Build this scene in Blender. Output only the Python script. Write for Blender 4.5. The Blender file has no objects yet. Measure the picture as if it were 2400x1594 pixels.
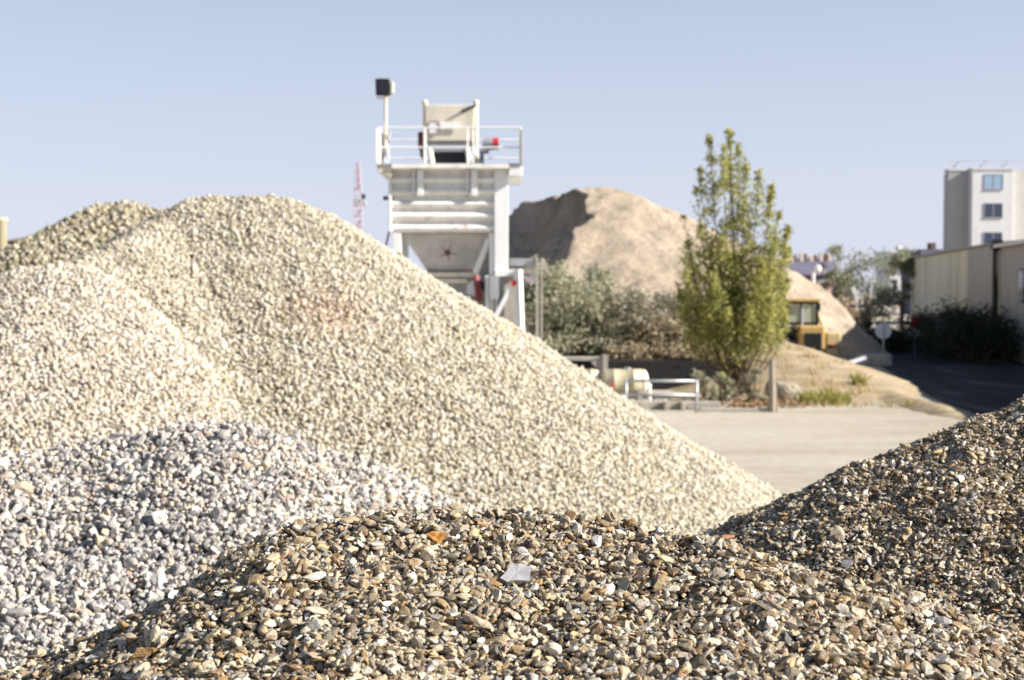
import bpy, bmesh, math, random
import numpy as np
from mathutils import Vector, Matrix

rng = np.random.default_rng(7)
random.seed(7)
R = math.radians
C = bpy.context.scene.collection

# ------------------------------------------------------------------ camera model
CAM_Z = 4.1
FPX = 2400 * 50 / 36.0
PITCH = math.atan(127 / FPX)
cp, sp = math.cos(PITCH), math.sin(PITCH)

def at(px, py, d):
    """photo pixel + distance ahead of the camera -> point in metres"""
    u = (px - 1200) / FPX
    v = -(py - 797) / FPX
    s = d / (cp + v * sp)
    return Vector((u * s, d, CAM_Z + s * (v * cp - sp)))

def project(x, y, z):
    zz = z - CAM_Z
    dep = y * cp - zz * sp
    v = (y * sp + zz * cp) / dep
    return 1200 + FPX * x / dep, 797 - FPX * v, dep

SUN_AZ = R(77)      # to the right of straight behind the camera
SUN_EL = R(30)
SUN = Vector((math.sin(SUN_AZ) * math.cos(SUN_EL), -math.cos(SUN_AZ) * math.cos(SUN_EL), math.sin(SUN_EL)))

# ------------------------------------------------------------------ materials
def lin(c):
    return tuple(((v / 255) / 12.92 if v / 255 <= 0.04045 else ((v / 255 + 0.055) / 1.055) ** 2.4) for v in c)

class NT:
    def __init__(s, name):
        s.m = bpy.data.materials.new(name); s.m.use_nodes = True
        s.t = s.m.node_tree; s.n = s.t.nodes; s.n.clear()
        s.out = s.add('ShaderNodeOutputMaterial')
        s.co = s.add('ShaderNodeTexCoord').outputs['Object']
    def add(s, k, **kw):
        n = s.n.new(k)
        for a, v in kw.items(): setattr(n, a, v)
        return n
    def link(s, a, b): s.t.links.new(a, b)
    def noise(s, scale, detail=4, rough=0.6, vec=None, dist=0.0):
        n = s.add('ShaderNodeTexNoise'); n.inputs['Scale'].default_value = scale
        n.inputs['Detail'].default_value = detail; n.inputs['Roughness'].default_value = rough
        n.inputs['Distortion'].default_value = dist
        s.link(vec or s.co, n.inputs['Vector']); return n.outputs['Fac']
    def mapping(s, scale, loc=(0, 0, 0), rot=(0, 0, 0)):
        n = s.add('ShaderNodeMapping'); n.inputs['Scale'].default_value = scale
        n.inputs['Location'].default_value = loc; n.inputs['Rotation'].default_value = rot
        s.link(s.co, n.inputs['Vector']); return n.outputs['Vector']
    def ramp(s, fac, stops, interp='LINEAR'):
        n = s.add('ShaderNodeValToRGB'); r = n.color_ramp; r.interpolation = interp
        while len(r.elements) > 1: r.elements.remove(r.elements[-1])
        r.elements[0].position = stops[0][0]; r.elements[0].color = (*stops[0][1], 1)
        for p, c in stops[1:]:
            e = r.elements.new(p); e.color = (*c, 1)
        s.link(fac, n.inputs['Fac']); return n.outputs['Color']
    def mix(s, fac, a, b, mode='MIX'):
        n = s.add('ShaderNodeMix', data_type='RGBA', blend_type=mode)
        for sock, v in ((n.inputs[0], fac), (n.inputs[6], a), (n.inputs[7], b)):
            if isinstance(v, (int, float)): sock.default_value = v
            elif isinstance(v, tuple): sock.default_value = (*v, 1)
            else: s.link(v, sock)
        return n.outputs[2]
    def math(s, op, a, b=0.0):
        n = s.add('ShaderNodeMath', operation=op)
        for sock, v in ((n.inputs[0], a), (n.inputs[1], b)):
            if isinstance(v, (int, float)): sock.default_value = v
            else: s.link(v, sock)
        return n.outputs[0]
    def principled(s, color, rough=0.7, metal=0.0, bump=None, bs=0.3, bd=0.02, spec=0.4, **kw):
        p = s.add('ShaderNodeBsdfPrincipled')
        if isinstance(color, tuple): p.inputs['Base Color'].default_value = (*color, 1)
        else: s.link(color, p.inputs['Base Color'])
        if isinstance(rough, (int, float)): p.inputs['Roughness'].default_value = rough
        else: s.link(rough, p.inputs['Roughness'])
        p.inputs['Metallic'].default_value = metal
        p.inputs['Specular IOR Level'].default_value = spec
        for k, v in kw.items(): p.inputs[k].default_value = v
        if bump is not None:
            b = s.add('ShaderNodeBump'); b.inputs['Strength'].default_value = bs
            b.inputs['Distance'].default_value = bd
            s.link(bump, b.inputs['Height']); s.link(b.outputs['Normal'], p.inputs['Normal'])
        s.link(p.outputs['BSDF'], s.out.inputs['Surface']); return s.m

def sc(c, k): return tuple(min(1, v * k) for v in c)

def paint(name, rgb, rough=0.5, grime=0.35, scale=1.5, streak=True, metal=0.0, rust=None):
    t = NT(name); c = lin(rgb)
    v = t.mapping((scale, scale, scale * (0.25 if streak else 1)))
    f = t.noise(2.0, 6, 0.65, v)
    col = t.ramp(f, [(0.3, sc(c, 1 - grime)), (0.55, c), (0.8, sc(c, 1.06))])
    if rust:
        g = t.ramp(t.noise(3.1, 5, 0.7), [(0.60, (0, 0, 0)), (0.72, (1, 1, 1))])
        col = t.mix(g, col, lin(rust))
    return t.principled(col, rough, metal, t.noise(14, 4), 0.12, 0.01)

def stone_mat(name, palette, mottle=18.0, rough=0.62, tint=None, bump=0.4, vals=(0.40, 0.66, 0.90), light=0.45):
    t = NT(name)
    g = t.add('ShaderNodeNewGeometry')
    stops = []; tot = sum(w for w, _ in palette); a = 0
    for w, c in palette:
        stops.append((a / tot, lin(c))); a += w
    base = t.ramp(g.outputs['Random Per Island'], stops, 'CONSTANT')
    r2 = t.math('FRACT', t.math('MULTIPLY', g.outputs['Random Per Island'], 91.7))
    val = t.ramp(r2, [(0, (vals[0],) * 3), (0.5, (vals[1],) * 3), (1, (vals[2],) * 3)])
    col = t.mix(1.0, base, val, 'MULTIPLY')
    n1 = t.noise(mottle, 5, 0.7)
    col = t.mix(t.ramp(n1, [(0.42, (0, 0, 0)), (0.66, (0.6,) * 3)]), col, t.mix(light, col, lin((200, 192, 176))))
    n2 = t.noise(mottle * 2.3, 4, 0.7)
    col = t.mix(t.ramp(n2, [(0.55, (0, 0, 0)), (0.75, (0.5,) * 3)]), col, t.mix(0.6, col, lin((104, 78, 46))))
    if tint:
        for (loc, rad, tc, amt) in tint:
            d = t.add('ShaderNodeVectorMath', operation='DISTANCE'); t.link(t.co, d.inputs[0]); d.inputs[1].default_value = loc
            k = t.math('ADD', d.outputs['Value'], t.math('MULTIPLY', t.noise(1.6, 4), rad * 0.8))
            m = t.ramp(t.math('DIVIDE', k, rad * 1.6), [(0.35, (amt,) * 3), (0.9, (0, 0, 0))])
            col = t.mix(m, col, t.mix(1.0, col, lin(tc), 'MULTIPLY'))
    return t.principled(col, rough, 0, t.noise(mottle * 3, 3), bump, 0.3 / mottle, spec=0.35)

def leaf_mat(name, stops, trans=0.35, rough=0.55):
    t = NT(name)
    g = t.add('ShaderNodeNewGeometry')
    f = t.math('ADD', t.math('MULTIPLY', g.outputs['Random Per Island'], 0.65), t.math('MULTIPLY', t.noise(0.7, 3), 0.35))
    col = t.ramp(f, [(p, lin(c)) for p, c in stops])
    p = t.add('ShaderNodeBsdfPrincipled'); t.link(col, p.inputs['Base Color']); p.inputs['Roughness'].default_value = rough
    p.inputs['Specular IOR Level'].default_value = 0.3
    tr = t.add('ShaderNodeBsdfTranslucent'); t.link(col, tr.inputs['Color'])
    mx = t.add('ShaderNodeMixShader'); mx.inputs[0].default_value = trans
    t.link(p.outputs[0], mx.inputs[1]); t.link(tr.outputs[0], mx.inputs[2])
    t.link(mx.outputs[0], t.out.inputs['Surface'])
    return t.m

def earth(name, rgb, rgb2, scale=0.35, bump=0.6, bd=0.15, stretch=(1, 1, 1), speck=None):
    t = NT(name)
    v = t.mapping(stretch)
    f = t.noise(scale, 8, 0.62, v)
    col = t.ramp(f, [(0.34, lin(rgb2)), (0.6, lin(rgb)), (0.8, sc(lin(rgb), 1.12))])
    f2 = t.noise(scale * 11, 6, 0.7)
    col = t.mix(t.ramp(f2, [(0.4, (0.55,) * 3), (0.62, (0, 0, 0))]), col, t.mix(1.0, col, (0.72, 0.66, 0.58), 'MULTIPLY'))
    if speck:
        f3 = t.noise(scale * 5, 5, 0.75)
        col = t.mix(t.ramp(f3, [(0.58, (0, 0, 0)), (0.68, (0.8,) * 3)]), col, lin(speck))
    return t.principled(col, 0.95, 0, t.noise(scale * 9, 8, 0.7), bump, bd, spec=0.1)

M = {}
M['white'] = paint('white_paint', (240, 238, 232), 0.45, 0.2, rust=(150, 120, 100))
M['cream'] = paint('cream_paint', (222, 214, 196), 0.5, 0.2)
M['bright_white'] = paint('bright_white_paint', (236, 236, 234), 0.4, 0.08)
M['grey_paint'] = paint('grey_paint', (150, 152, 160), 0.5, 0.25)
M['galv'] = paint('galvanised', (178, 180, 182), 0.4, 0.2, metal=0.3)
M['dark'] = paint('dark_steel', (46, 46, 54), 0.55, 0.3)
M['maroon'] = paint('maroon_paint', (88, 40, 46), 0.5, 0.3)
M['red'] = paint('red_paint', (200, 52, 58), 0.45, 0.2)
M['dull_red'] = paint('dull_red', (132, 60, 58), 0.6, 0.4)
M['hazed_crane_red'] = paint('hazed_crane_red', (180, 160, 168), 0.6, 0.2)  # red paled towards grey, distance haze put into the colour
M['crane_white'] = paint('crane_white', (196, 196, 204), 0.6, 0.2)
M['yellow'] = paint('loader_yellow', (192, 160, 100), 0.5, 0.25)
M['pale_yellow'] = paint('faded_yellow', (200, 178, 128), 0.55, 0.25)
M['rubber'] = paint('rubber', (26, 26, 28), 0.85, 0.3, streak=False)
M['black'] = paint('black_steel', (24, 24, 28), 0.5, 0.2)
M['tank'] = paint('tank_cream', (180, 171, 144), 0.45, 0.2)
M['concrete'] = paint('concrete', (176, 170, 158), 0.9, 0.3)
M['wood'] = paint('weathered_wood', (156, 145, 128), 0.85, 0.4)
M['bark'] = paint('bark', (92, 78, 62), 0.95, 0.45)
M['twig'] = paint('twig', (120, 104, 84), 0.95, 0.4)
M['litter'] = leaf_mat('dry_leaves', [(0.2, (104, 80, 56)), (0.5, (146, 114, 80)), (0.8, (184, 160, 122))], 0.1)
M['darkwall'] = paint('shade_toned_wall', (40, 38, 42), 0.95, 0.45)  # near-black colour stands in for the tree shade on the wall
M['glass'] = NT('window_glass').principled(lin((58, 68, 92)), 0.12, 0, spec=0.6)
M['glass_pale'] = NT('window_glass_pale').principled(lin((150, 172, 196)), 0.15, 0, spec=0.7)
M['sign_red'] = NT('sign_red').principled(lin((120, 24, 30)), 0.4)
M['sign_white'] = NT('sign_white').principled(lin((220, 220, 222)), 0.45)

def hopper_mat():
    t = NT('hopper_steel')
    base = t.ramp(t.noise(1.2, 5), [(0.35, lin((168, 164, 160))), (0.7, lin((204, 200, 194)))])
    x = t.add('ShaderNodeSeparateXYZ'); t.link(t.co, x.inputs[0])
    # rust along the lower lip and a rusty starburst round the poking hole, with shapes of their own
    low = t.math('ADD', x.outputs['Z'], t.math('MULTIPLY', t.noise(2.5, 5), 0.28))
    low = t.ramp(low, [(0.0, (1, 1, 1)), (0.1, (1, 1, 1)), (0.34, (0, 0, 0))])
    mm = t.add('ShaderNodeMapRange'); t.link(x.outputs['Z'], mm.inputs['Value'])
    mm.inputs['From Min'].default_value = HOP_Z0; mm.inputs['From Max'].default_value = HOP_Z0 + 1.0
    low = t.math('ADD', mm.outputs[0], t.math('MULTIPLY', t.noise(2.5, 5), 0.22))
    lowm = t.ramp(low, [(0.0, (1, 1, 1)), (0.14, (0.9,) * 3), (0.26, (0, 0, 0))])
    dx = t.math('SUBTRACT', x.outputs['X'], HOP_C[0]); dz = t.math('SUBTRACT', x.outputs['Z'], HOP_C[1])
    rr = t.math('SQRT', t.math('ADD', t.math('MULTIPLY', dx, dx), t.math('MULTIPLY', dz, dz)))
    an = t.math('ARCTAN2', dz, dx)
    ray = t.math('ABSOLUTE', t.math('COSINE', t.math('ADD', t.math('MULTIPLY', an, 2.5), 0.35)))
    star = t.math('SUBTRACT', t.math('MULTIPLY', t.math('POWER', ray, 6.0), 0.34), rr)
    star = t.math('ADD', star, t.math('MULTIPLY', t.math('SUBTRACT', t.noise(7, 4), 0.5), 0.12))
    starm = t.ramp(star, [(0.0, (0, 0, 0)), (0.08, (0.75,) * 3)])
    core = t.ramp(rr, [(0.07, (1, 1, 1)), (0.13, (0, 0, 0))])
    col = t.mix(lowm, base, lin((118, 66, 52)))
    col = t.mix(starm, col, lin((128, 92, 80)))
    col = t.mix(core, col, lin((92, 64, 58)))
    return t.principled(col, 0.6, 0, t.noise(12, 4), 0.1, 0.01)

# ------------------------------------------------------------------ object helpers
def thing(name, label, cat, loc=(0, 0, 0), rotz=0.0, group=None):
    o = bpy.data.objects.new(name, None); C.objects.link(o)
    o.location = loc; o.rotation_euler = (0, 0, rotz); o.empty_display_size = 0.2
    o['label'] = label; o['category'] = cat
    if group: o['group'] = group
    return o

def tag(o, label=None, cat=None, group=None, kind=None):
    if label: o['label'] = label
    if cat: o['category'] = cat
    if group: o['group'] = group
    if kind: o['kind'] = kind
    return o

def link_mesh(name, me, m, parent=None, loc=(0, 0, 0)):
    o = bpy.data.objects.new(name, me); C.objects.link(o)
    if m: me.materials.append(m)
    if parent is not None: o.parent = parent
    o.location = loc
    return o

def np_mesh(name, verts, faces, k, smooth=False):
    """verts (n,3), faces (f,k) -> mesh"""
    me = bpy.data.meshes.new(name)
    me.vertices.add(len(verts)); me.vertices.foreach_set('co', np.ascontiguousarray(verts, np.float32).ravel())
    me.loops.add(len(faces) * k); me.loops.foreach_set('vertex_index', np.ascontiguousarray(faces, np.int32).ravel())
    me.polygons.add(len(faces))
    me.polygons.foreach_set('loop_start', np.arange(len(faces), dtype=np.int32) * k)
    me.polygons.foreach_set('use_smooth', np.full(len(faces), smooth, bool))
    me.update(calc_edges=True)
    return me

class MB:
    def __init__(s): s.b = bmesh.new()
    def box(s, lo, hi, rot=None, bev=0.0):
        lo, hi = Vector(lo), Vector(hi); c = (lo + hi) / 2; e = hi - lo
        mt = Matrix.Translation(c) @ (rot.to_4x4() if rot else Matrix.Identity(4)) @ Matrix.Diagonal((*e, 1))
        r = bmesh.ops.create_cube(s.b, size=1, matrix=mt)
        if bev:
            ed = list({x for v in r['verts'] for x in v.link_edges})
            bmesh.ops.bevel(s.b, geom=ed, offset=bev, segments=2, affect='EDGES', profile=0.5)
        return s
    def tube(s, a, b, r, n=10, r2=None):
        a, b = Vector(a), Vector(b); d = b - a
        q = d.to_track_quat('Z', 'Y').to_matrix().to_4x4()
        bmesh.ops.create_cone(s.b, cap_ends=True, segments=n, radius1=r, radius2=r if r2 is None else r2, depth=d.length,
                              matrix=Matrix.Translation((a + b) / 2) @ q)
        return s
    def bar(s, a, b, w, h):
        a, b = Vector(a), Vector(b); d = b - a
        q = d.to_track_quat('Z', 'Y').to_matrix().to_4x4()
        bmesh.ops.create_cube(s.b, size=1, matrix=Matrix.Translation((a + b) / 2) @ q @ Matrix.Diagonal((w, h, d.length, 1)))
        return s
    def ball(s, c, r, sc3=(1, 1, 1), sub=2):
        bmesh.ops.create_icosphere(s.b, subdivisions=sub, radius=r, matrix=Matrix.Translation(c) @ Matrix.Diagonal((*sc3, 1)))
        return s
    def prism(s, pts, axis, a, b):
        """polygon of 2D points extruded along an axis from a to b"""
        def mk(p, t):
            return {'x': (t, p[0], p[1]), 'y': (p[0], t, p[1]), 'z': (p[0], p[1], t)}[axis]
        v0 = [s.b.verts.new(mk(p, a)) for p in pts]; v1 = [s.b.verts.new(mk(p, b)) for p in pts]
        n = len(pts)
        s.b.faces.new(v0); s.b.faces.new(v1[::-1])
        for i in range(n): s.b.faces.new((v0[i], v0[(i + 1) % n], v1[(i + 1) % n], v1[i]))
        return s
    def loft(s, q0, q1):
        v0 = [s.b.verts.new(p) for p in q0]; v1 = [s.b.verts.new(p) for p in q1]; n = len(q0)
        s.b.faces.new(v0); s.b.faces.new(v1[::-1])
        for i in range(n): s.b.faces.new((v0[i], v0[(i + 1) % n], v1[(i + 1) % n], v1[i]))
        return s
    def lathe(s, prof, axis='z', n=24, c=(0, 0, 0)):
        rings = []
        for r, h in prof:
            ring = []
            for i in range(n):
                a = 2 * math.pi * i / n; u, v = r * math.cos(a), r * math.sin(a)
                p = {'z': (u, v, h), 'x': (h, u, v), 'y': (u, h, v)}[axis]
                ring.append(s.b.verts.new(Vector(p) + Vector(c)))
            rings.append(ring)
        for q0, q1 in zip(rings, rings[1:]):
            for i in range(n): s.b.faces.new((q0[i], q0[(i + 1) % n], q1[(i + 1) % n], q1[i]))
        s.b.faces.new(rings[0]); s.b.faces.new(rings[-1][::-1])
        return s
    def build(s, name, m, parent=None, bevel=0.0, smooth=False, loc=(0, 0, 0)):
        bmesh.ops.recalc_face_normals(s.b, faces=s.b.faces)
        me = bpy.data.meshes.new(name); s.b.to_mesh(me); s.b.free()
        if smooth:
            me.polygons.foreach_set('use_smooth', np.ones(len(me.polygons), bool))
        o = link_mesh(name, me, m, parent, loc)
        if bevel:
            md = o.modifiers.new('bevel', 'BEVEL'); md.width = bevel; md.segments = 2; md.limit_method = 'ANGLE'
        return o

# ------------------------------------------------------------------ noise / height fields
_perm = np.random.default_rng(3).random((256, 256)).astype(np.float64)
def vnoise(x, y):
    xi, yi = np.floor(x).astype(int), np.floor(y).astype(int)
    fx, fy = x - xi, y - yi
    fx = fx * fx * (3 - 2 * fx); fy = fy * fy * (3 - 2 * fy)
    g = lambda a, b: _perm[a & 255, b & 255]
    return ((g(xi, yi) * (1 - fx) + g(xi + 1, yi) * fx) * (1 - fy) + (g(xi, yi + 1) * (1 - fx) + g(xi + 1, yi + 1) * fx) * fy) * 2 - 1
def fbm(x, y, o=4):
    s = 0; a = 1; t = 0
    for i in range(o):
        s = s + a * vnoise(x * 2 ** i + 17.3 * i, y * 2 ** i + 5.1 * i); t += a; a *= 0.5
    return s / t

def densify(pts, n=14):
    out = []
    for a, b in zip(pts, pts[1:]):
        for i in range(n): out.append(Vector(a).lerp(Vector(b), i / n))
    out.append(Vector(pts[-1]))
    return np.array([tuple(p) for p in out])

class Heap:
    """heap of loose material: highest of the repose cones that hang from a crest line"""
    def __init__(s, crest, side, front, back, rnd, namp=0.0, nscale=1.0, extra=None, fine=None):
        s.p = densify(crest); s.a, s.bf, s.bb, s.r = side, front, back, rnd
        s.namp, s.ns, s.extra, s.fine = namp, nscale, extra, fine
        s.off = hash_off(crest)
    def h(s, x, y):
        shp = np.shape(x); x = np.ravel(x).astype(float); y = np.ravel(y).astype(float)
        best = np.full(x.shape, -1e9)
        for (px, py, pz) in s.p:
            dx = (x - px) * s.a; dy = y - py
            dy = np.where(dy < 0, dy * s.bf, dy * s.bb)
            r = s.r
            best = np.maximum(best, pz - (np.sqrt(dx * dx + dy * dy + r * r) - r))
        if s.extra is not None: best = s.extra(x, y, best)
        if s.namp: best = best + s.namp * fbm(x / s.ns + s.off, y / s.ns)
        if s.fine: best = best + s.fine[0] * fbm(x / s.fine[1] + 3.7, y / s.fine[1] + s.off, 3)
        return best.reshape(shp)

def hash_off(c): return (abs(c[0][0]) * 13.7 + abs(c[0][1]) * 3.1) % 50

def grid_mesh(name, hf, x0, x1, y0, y1, step, zmin, drop=0.0, smooth=True):
    nx = int((x1 - x0) / step) + 1; ny = int((y1 - y0) / step) + 1
    X, Y = np.meshgrid(np.linspace(x0, x1, nx), np.linspace(y0, y1, ny))
    Z = hf(X, Y) - drop
    keep = Z > zmin
    idx = np.arange(nx * ny).reshape(ny, nx)
    q = np.stack([idx[:-1, :-1], idx[:-1, 1:], idx[1:, 1:], idx[1:, :-1]], -1).reshape(-1, 4)
    kf = keep.ravel()[q].any(1); q = q[kf]
    V = np.stack([X, Y, np.maximum(Z, zmin - 0.05)], -1).reshape(-1, 3)
    used, inv = np.unique(q, return_inverse=True)
    return np_mesh(name, V[used], inv.reshape(-1, 4), 4, smooth)

# ------------------------------------------------------------------ stones
def ico(sub):
    if sub == 0:
        v = np.array([(1, 0, 0), (-1, 0, 0), (0, 1, 0), (0, -1, 0), (0, 0, 1), (0, 0, -1)], float)
        f = np.array([(0, 2, 4), (2, 1, 4), (1, 3, 4), (3, 0, 4), (2, 0, 5), (1, 2, 5), (3, 1, 5), (0, 3, 5)]); return v, f
    b = bmesh.new(); bmesh.ops.create_icosphere(b, subdivisions=sub, radius=1)
    b.verts.ensure_lookup_table()
    v = np.array([tuple(x.co) for x in b.verts]); f = np.array([[x.index for x in p.verts] for p in b.faces]); b.free()
    return v, f

def stone_protos(sub, n, seed, flat=(0.35, 0.8), cuts=(5, 9)):
    r = np.random.default_rng(seed); v0, f = ico(sub); out = []
    for _ in range(n):
        v = v0.copy()
        if sub == 0:
            v = v * r.uniform(0.7, 1.15, (len(v), 1)) + r.normal(size=v.shape) * 0.16
        elif sub > 1:
            for _ in range(r.integers(*cuts)):
                nn = r.normal(size=3); nn /= np.linalg.norm(nn); d = r.uniform(0.35, 0.8)
                k = v @ nn - d; v = v - np.outer(np.maximum(k, 0), nn)
            v += r.normal(size=v.shape) * 0.035
            if r.random() < 0.35:   # a conchoidal bite
                c = r.normal(size=3); c = c / np.linalg.norm(c) * 1.1
                dd = np.linalg.norm(v - c, axis=1, keepdims=True)
                v = np.where(dd < 0.75, c + (v - c) / np.maximum(dd, 1e-3) * 0.75, v)
        else:
            v = v * r.uniform(0.6, 1.2, (len(v), 1)) + r.normal(size=v.shape) * 0.08
        v = v * np.array([1.15, r.uniform(0.65, 1.0), r.uniform(*flat)])
        v /= np.cbrt(np.prod(v.max(0) - v.min(0))) / 2
        out.append(v)
    return np.array(out), f

def rand_rot(n, normals, tilt, lay=0.5):
    """rotation matrices whose z axis leans on the surface normal"""
    z = normals * (1 - lay) + np.array([0, 0, lay]) + rng.normal(size=(n, 3)) * tilt; z /= np.linalg.norm(z, axis=1, keepdims=True)
    a = rng.normal(size=(n, 3)); x = a - (a * z).sum(1, keepdims=True) * z; x /= np.linalg.norm(x, axis=1, keepdims=True)
    y = np.cross(z, x)
    return np.stack([x, y, z], -1)

def stone_geo(pos, nor, size, protos, faces, tilt):
    n = len(pos); k = rng.integers(0, len(protos), n)
    Rm = rand_rot(n, nor, tilt)
    V = np.einsum('nij,nvj->nvi', Rm, protos[k] * size[:, None, None]) + pos[:, None, :]
    nv = protos.shape[1]
    F = faces[None] + (np.arange(n) * nv)[:, None, None]
    return V.reshape(-1, 3), F.reshape(-1, 3)

HEAPS = []
def surf_normal(hp, x, y, e=0.02):
    gx = (hp.h(x + e, y) - hp.h(x - e, y)) / (2 * e); gy = (hp.h(x, y + e) - hp.h(x, y - e)) / (2 * e)
    n = np.stack([-gx, -gy, np.ones_like(gx)], -1)
    return n / np.linalg.norm(n, axis=1, keepdims=True)

def scatter(hp, x0, x1, y0, y1, size, cover, view, others=(), minz=0.0, depth=0.7, loose=1.0, lobe=0.30):
    """jittered grid of stones over a heap, several loose layers"""
    out = []
    lay = max(1, int(round(cover)))
    for L in range(lay):
        st = size * (loose if L == 0 else 0.98)
        gx = np.arange(x0, x1, st); gy = np.arange(y0, y1, st * 0.85)
        X, Y = np.meshgrid(gx, gy); X = (X + rng.uniform(-.6, .6, X.shape) * st).ravel(); Y = (Y + rng.uniform(-.6, .6, Y.shape) * st).ravel()
        Z = hp.h(X, Y)
        px, py, dep = project(X, Y, Z)
        k = (px > view[0]) & (px < view[1]) & (py > view[2]) & (py < view[3]) & (Z > minz)
        X, Y, Z = X[k], Y[k], Z[k]
        for o in others:
            kk = o.h(X, Y) < Z + size * 2; X, Y, Z = X[kk], Y[kk], Z[kk]
        n = surf_normal(hp, X, Y, size)
        to = np.stack([-X, -Y, CAM_Z - Z], -1); to /= np.linalg.norm(to, axis=1, keepdims=True)
        kk = (n * to).sum(1) > -0.30
        X, Y, Z, n = X[kk], Y[kk], Z[kk], n[kk]
        s = size * 0.5 * np.exp(rng.normal(size=len(X)) * lobe)
        s = np.clip(s, size * 0.2, size * 1.05)
        off = (rng.uniform(-0.40, 0.45, len(X)) - L * depth) * size
        pos = np.stack([X, Y, Z], -1) + n * off[:, None]
        out.append((pos, n, s))
    return out

SKYV = (0.82, 0.52, 0.0); SKYC = (7.5, 7.85, 9.55)
# ================================================================== WORLD, SUN, CAMERA
w = bpy.data.worlds.new("World"); bpy.context.scene.world = w; w.use_nodes = True
wt = w.node_tree; bg = wt.nodes['Background']
sky = wt.nodes.new('ShaderNodeTexSky'); sky.sky_type = 'NISHITA'; sky.sun_disc = False
sky.sun_elevation = SUN_EL
sky.sun_rotation = math.atan2(SUN.x, SUN.y)
sky.altitude = 0; sky.air_density = 1.0; sky.dust_density = 1.0; sky.ozone_density = 3.0
# thin pale veil over the clear sky, thickest at the horizon
tc = wt.nodes.new('ShaderNodeTexCoord'); sx = wt.nodes.new('ShaderNodeSeparateXYZ'); wt.links.new(tc.outputs['Generated'], sx.inputs[0])
vr = wt.nodes.new('ShaderNodeValToRGB'); cr = vr.color_ramp; wt.links.new(sx.outputs['Z'], vr.inputs[0])
cr.elements[0].position = 0.0; cr.elements[0].color = (SKYV[0],) * 3 + (1,)
cr.elements[1].position = 0.19; cr.elements[1].color = (SKYV[1],) * 3 + (1,)
e3 = cr.elements.new(0.36); e3.color = (SKYV[2],) * 3 + (1,)
mx = wt.nodes.new('ShaderNodeMix'); mx.data_type = 'RGBA'
wt.links.new(vr.outputs[0], mx.inputs[0]); wt.links.new(sky.outputs[0], mx.inputs[6]); mx.inputs[7].default_value = (*SKYC, 1)
wt.links.new(mx.outputs[2], bg.inputs[0]); bg.inputs[1].default_value = 0.05

sl = bpy.data.lights.new('sun', 'SUN'); sl.energy = 5.0; sl.angle = R(0.5); sl.color = (1.0, 0.95, 0.87)
so = bpy.data.objects.new('sun', sl); C.objects.link(so)
so.rotation_euler = SUN.to_track_quat('Z', 'Y').to_euler(); so.location = (30, -20, 40)

cam = bpy.data.cameras.new('camera'); co = bpy.data.objects.new('camera', cam); C.objects.link(co)
cam.lens = 50; cam.sensor_width = 36; cam.clip_start = 0.05; cam.clip_end = 3000
co.location = (0, 0, CAM_Z); co.rotation_euler = (math.pi / 2 - PITCH, 0, 0)
cam.dof.use_dof = True; cam.dof.focus_distance = 3.5; cam.dof.aperture_fstop = 5.0; cam.dof.aperture_blades = 7
S = bpy.context.scene; S.camera = co
S.view_settings.view_transform = 'Standard'; S.view_settings.look = 'None'
S.view_settings.exposure = 1.1; S.view_settings.gamma = 1
S.render.engine = 'CYCLES'; S.cycles.use_denoising = True
S.cycles.max_bounces = 6; S.cycles.diffuse_bounces = 3; S.cycles.transparent_max_bounces = 6

# ================================================================== GROUND
def ground_mat():
    t = NT('dusty_ground')
    a = t.noise(0.22, 7, 0.6, t.mapping((0.5, 1.6, 1)))
    col = t.ramp(a, [(0.36, lin((166, 157, 142))), (0.52, lin((178, 170, 156))), (0.7, lin((184, 177, 165)))])
    b = t.noise(2.2, 6, 0.7)
    col = t.mix(t.ramp(b, [(0.36, (0.5,) * 3), (0.58, (0, 0, 0))]), col, t.mix(1.0, col, (0.78, 0.73, 0.64), 'MULTIPLY'))
    tr = t.noise(0.55, 4, 0.5, t.mapping((0.12, 2.6, 1), rot=(0, 0, R(8))))
    col = t.mix(t.ramp(tr, [(0.57, (0, 0, 0)), (0.76, (0.16,) * 3)]), col, lin((142, 130, 112)))
    return t.principled(col, 0.95, 0, t.noise(5, 8, 0.7), 0.5, 0.04, spec=0.1)
gx = np.concatenate([np.linspace(-700, -60, 12), np.linspace(-50, 60, 160), np.linspace(70, 700, 12)])
gy = np.concatenate([np.linspace(-60, 20, 20), np.linspace(21, 80, 180), np.linspace(82, 900, 40)])
X, Y = np.meshgrid(gx, gy)
flat = np.clip(1 - (Y - 80) / 20, 0, 1) * np.clip((Y - 10) / 10, 0, 1)
Z = fbm(X / 6, Y / 2.2, 4) * 0.05 * flat
idx = np.arange(X.size).reshape(X.shape)
q = np.stack([idx[:-1, :-1], idx[:-1, 1:], idx[1:, 1:], idx[1:, :-1]], -1).reshape(-1, 4)
g = link_mesh('ground', np_mesh('ground', np.stack([X, Y, Z], -1).reshape(-1, 3), q, 4, True), ground_mat())
tag(g, kind='structure')

def road_mat():
    t = NT('worn_asphalt')
    col = t.ramp(t.noise(0.8, 6, 0.6, t.mapping((1.2, 0.16, 1), rot=(0, 0, R(-9)))), [(0.4, lin((36, 35, 37))), (0.56, lin((52, 50, 52))), (0.68, lin((104, 101, 104)))])
    return t.principled(col, 0.9, 0, t.noise(8, 6), 0.3, 0.02, spec=0.2)
b = MB()
rp = [(14.6, 43.2), (30, 40.0), (36, 150), (26, 150), (21.5, 110), (18.4, 78), (16.6, 60), (15.2, 50)]
v = [b.b.verts.new((x, y, 0.06)) for x, y in rp]; b.b.faces.new(v)
tag(b.build('road', road_mat()), kind='structure')

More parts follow.
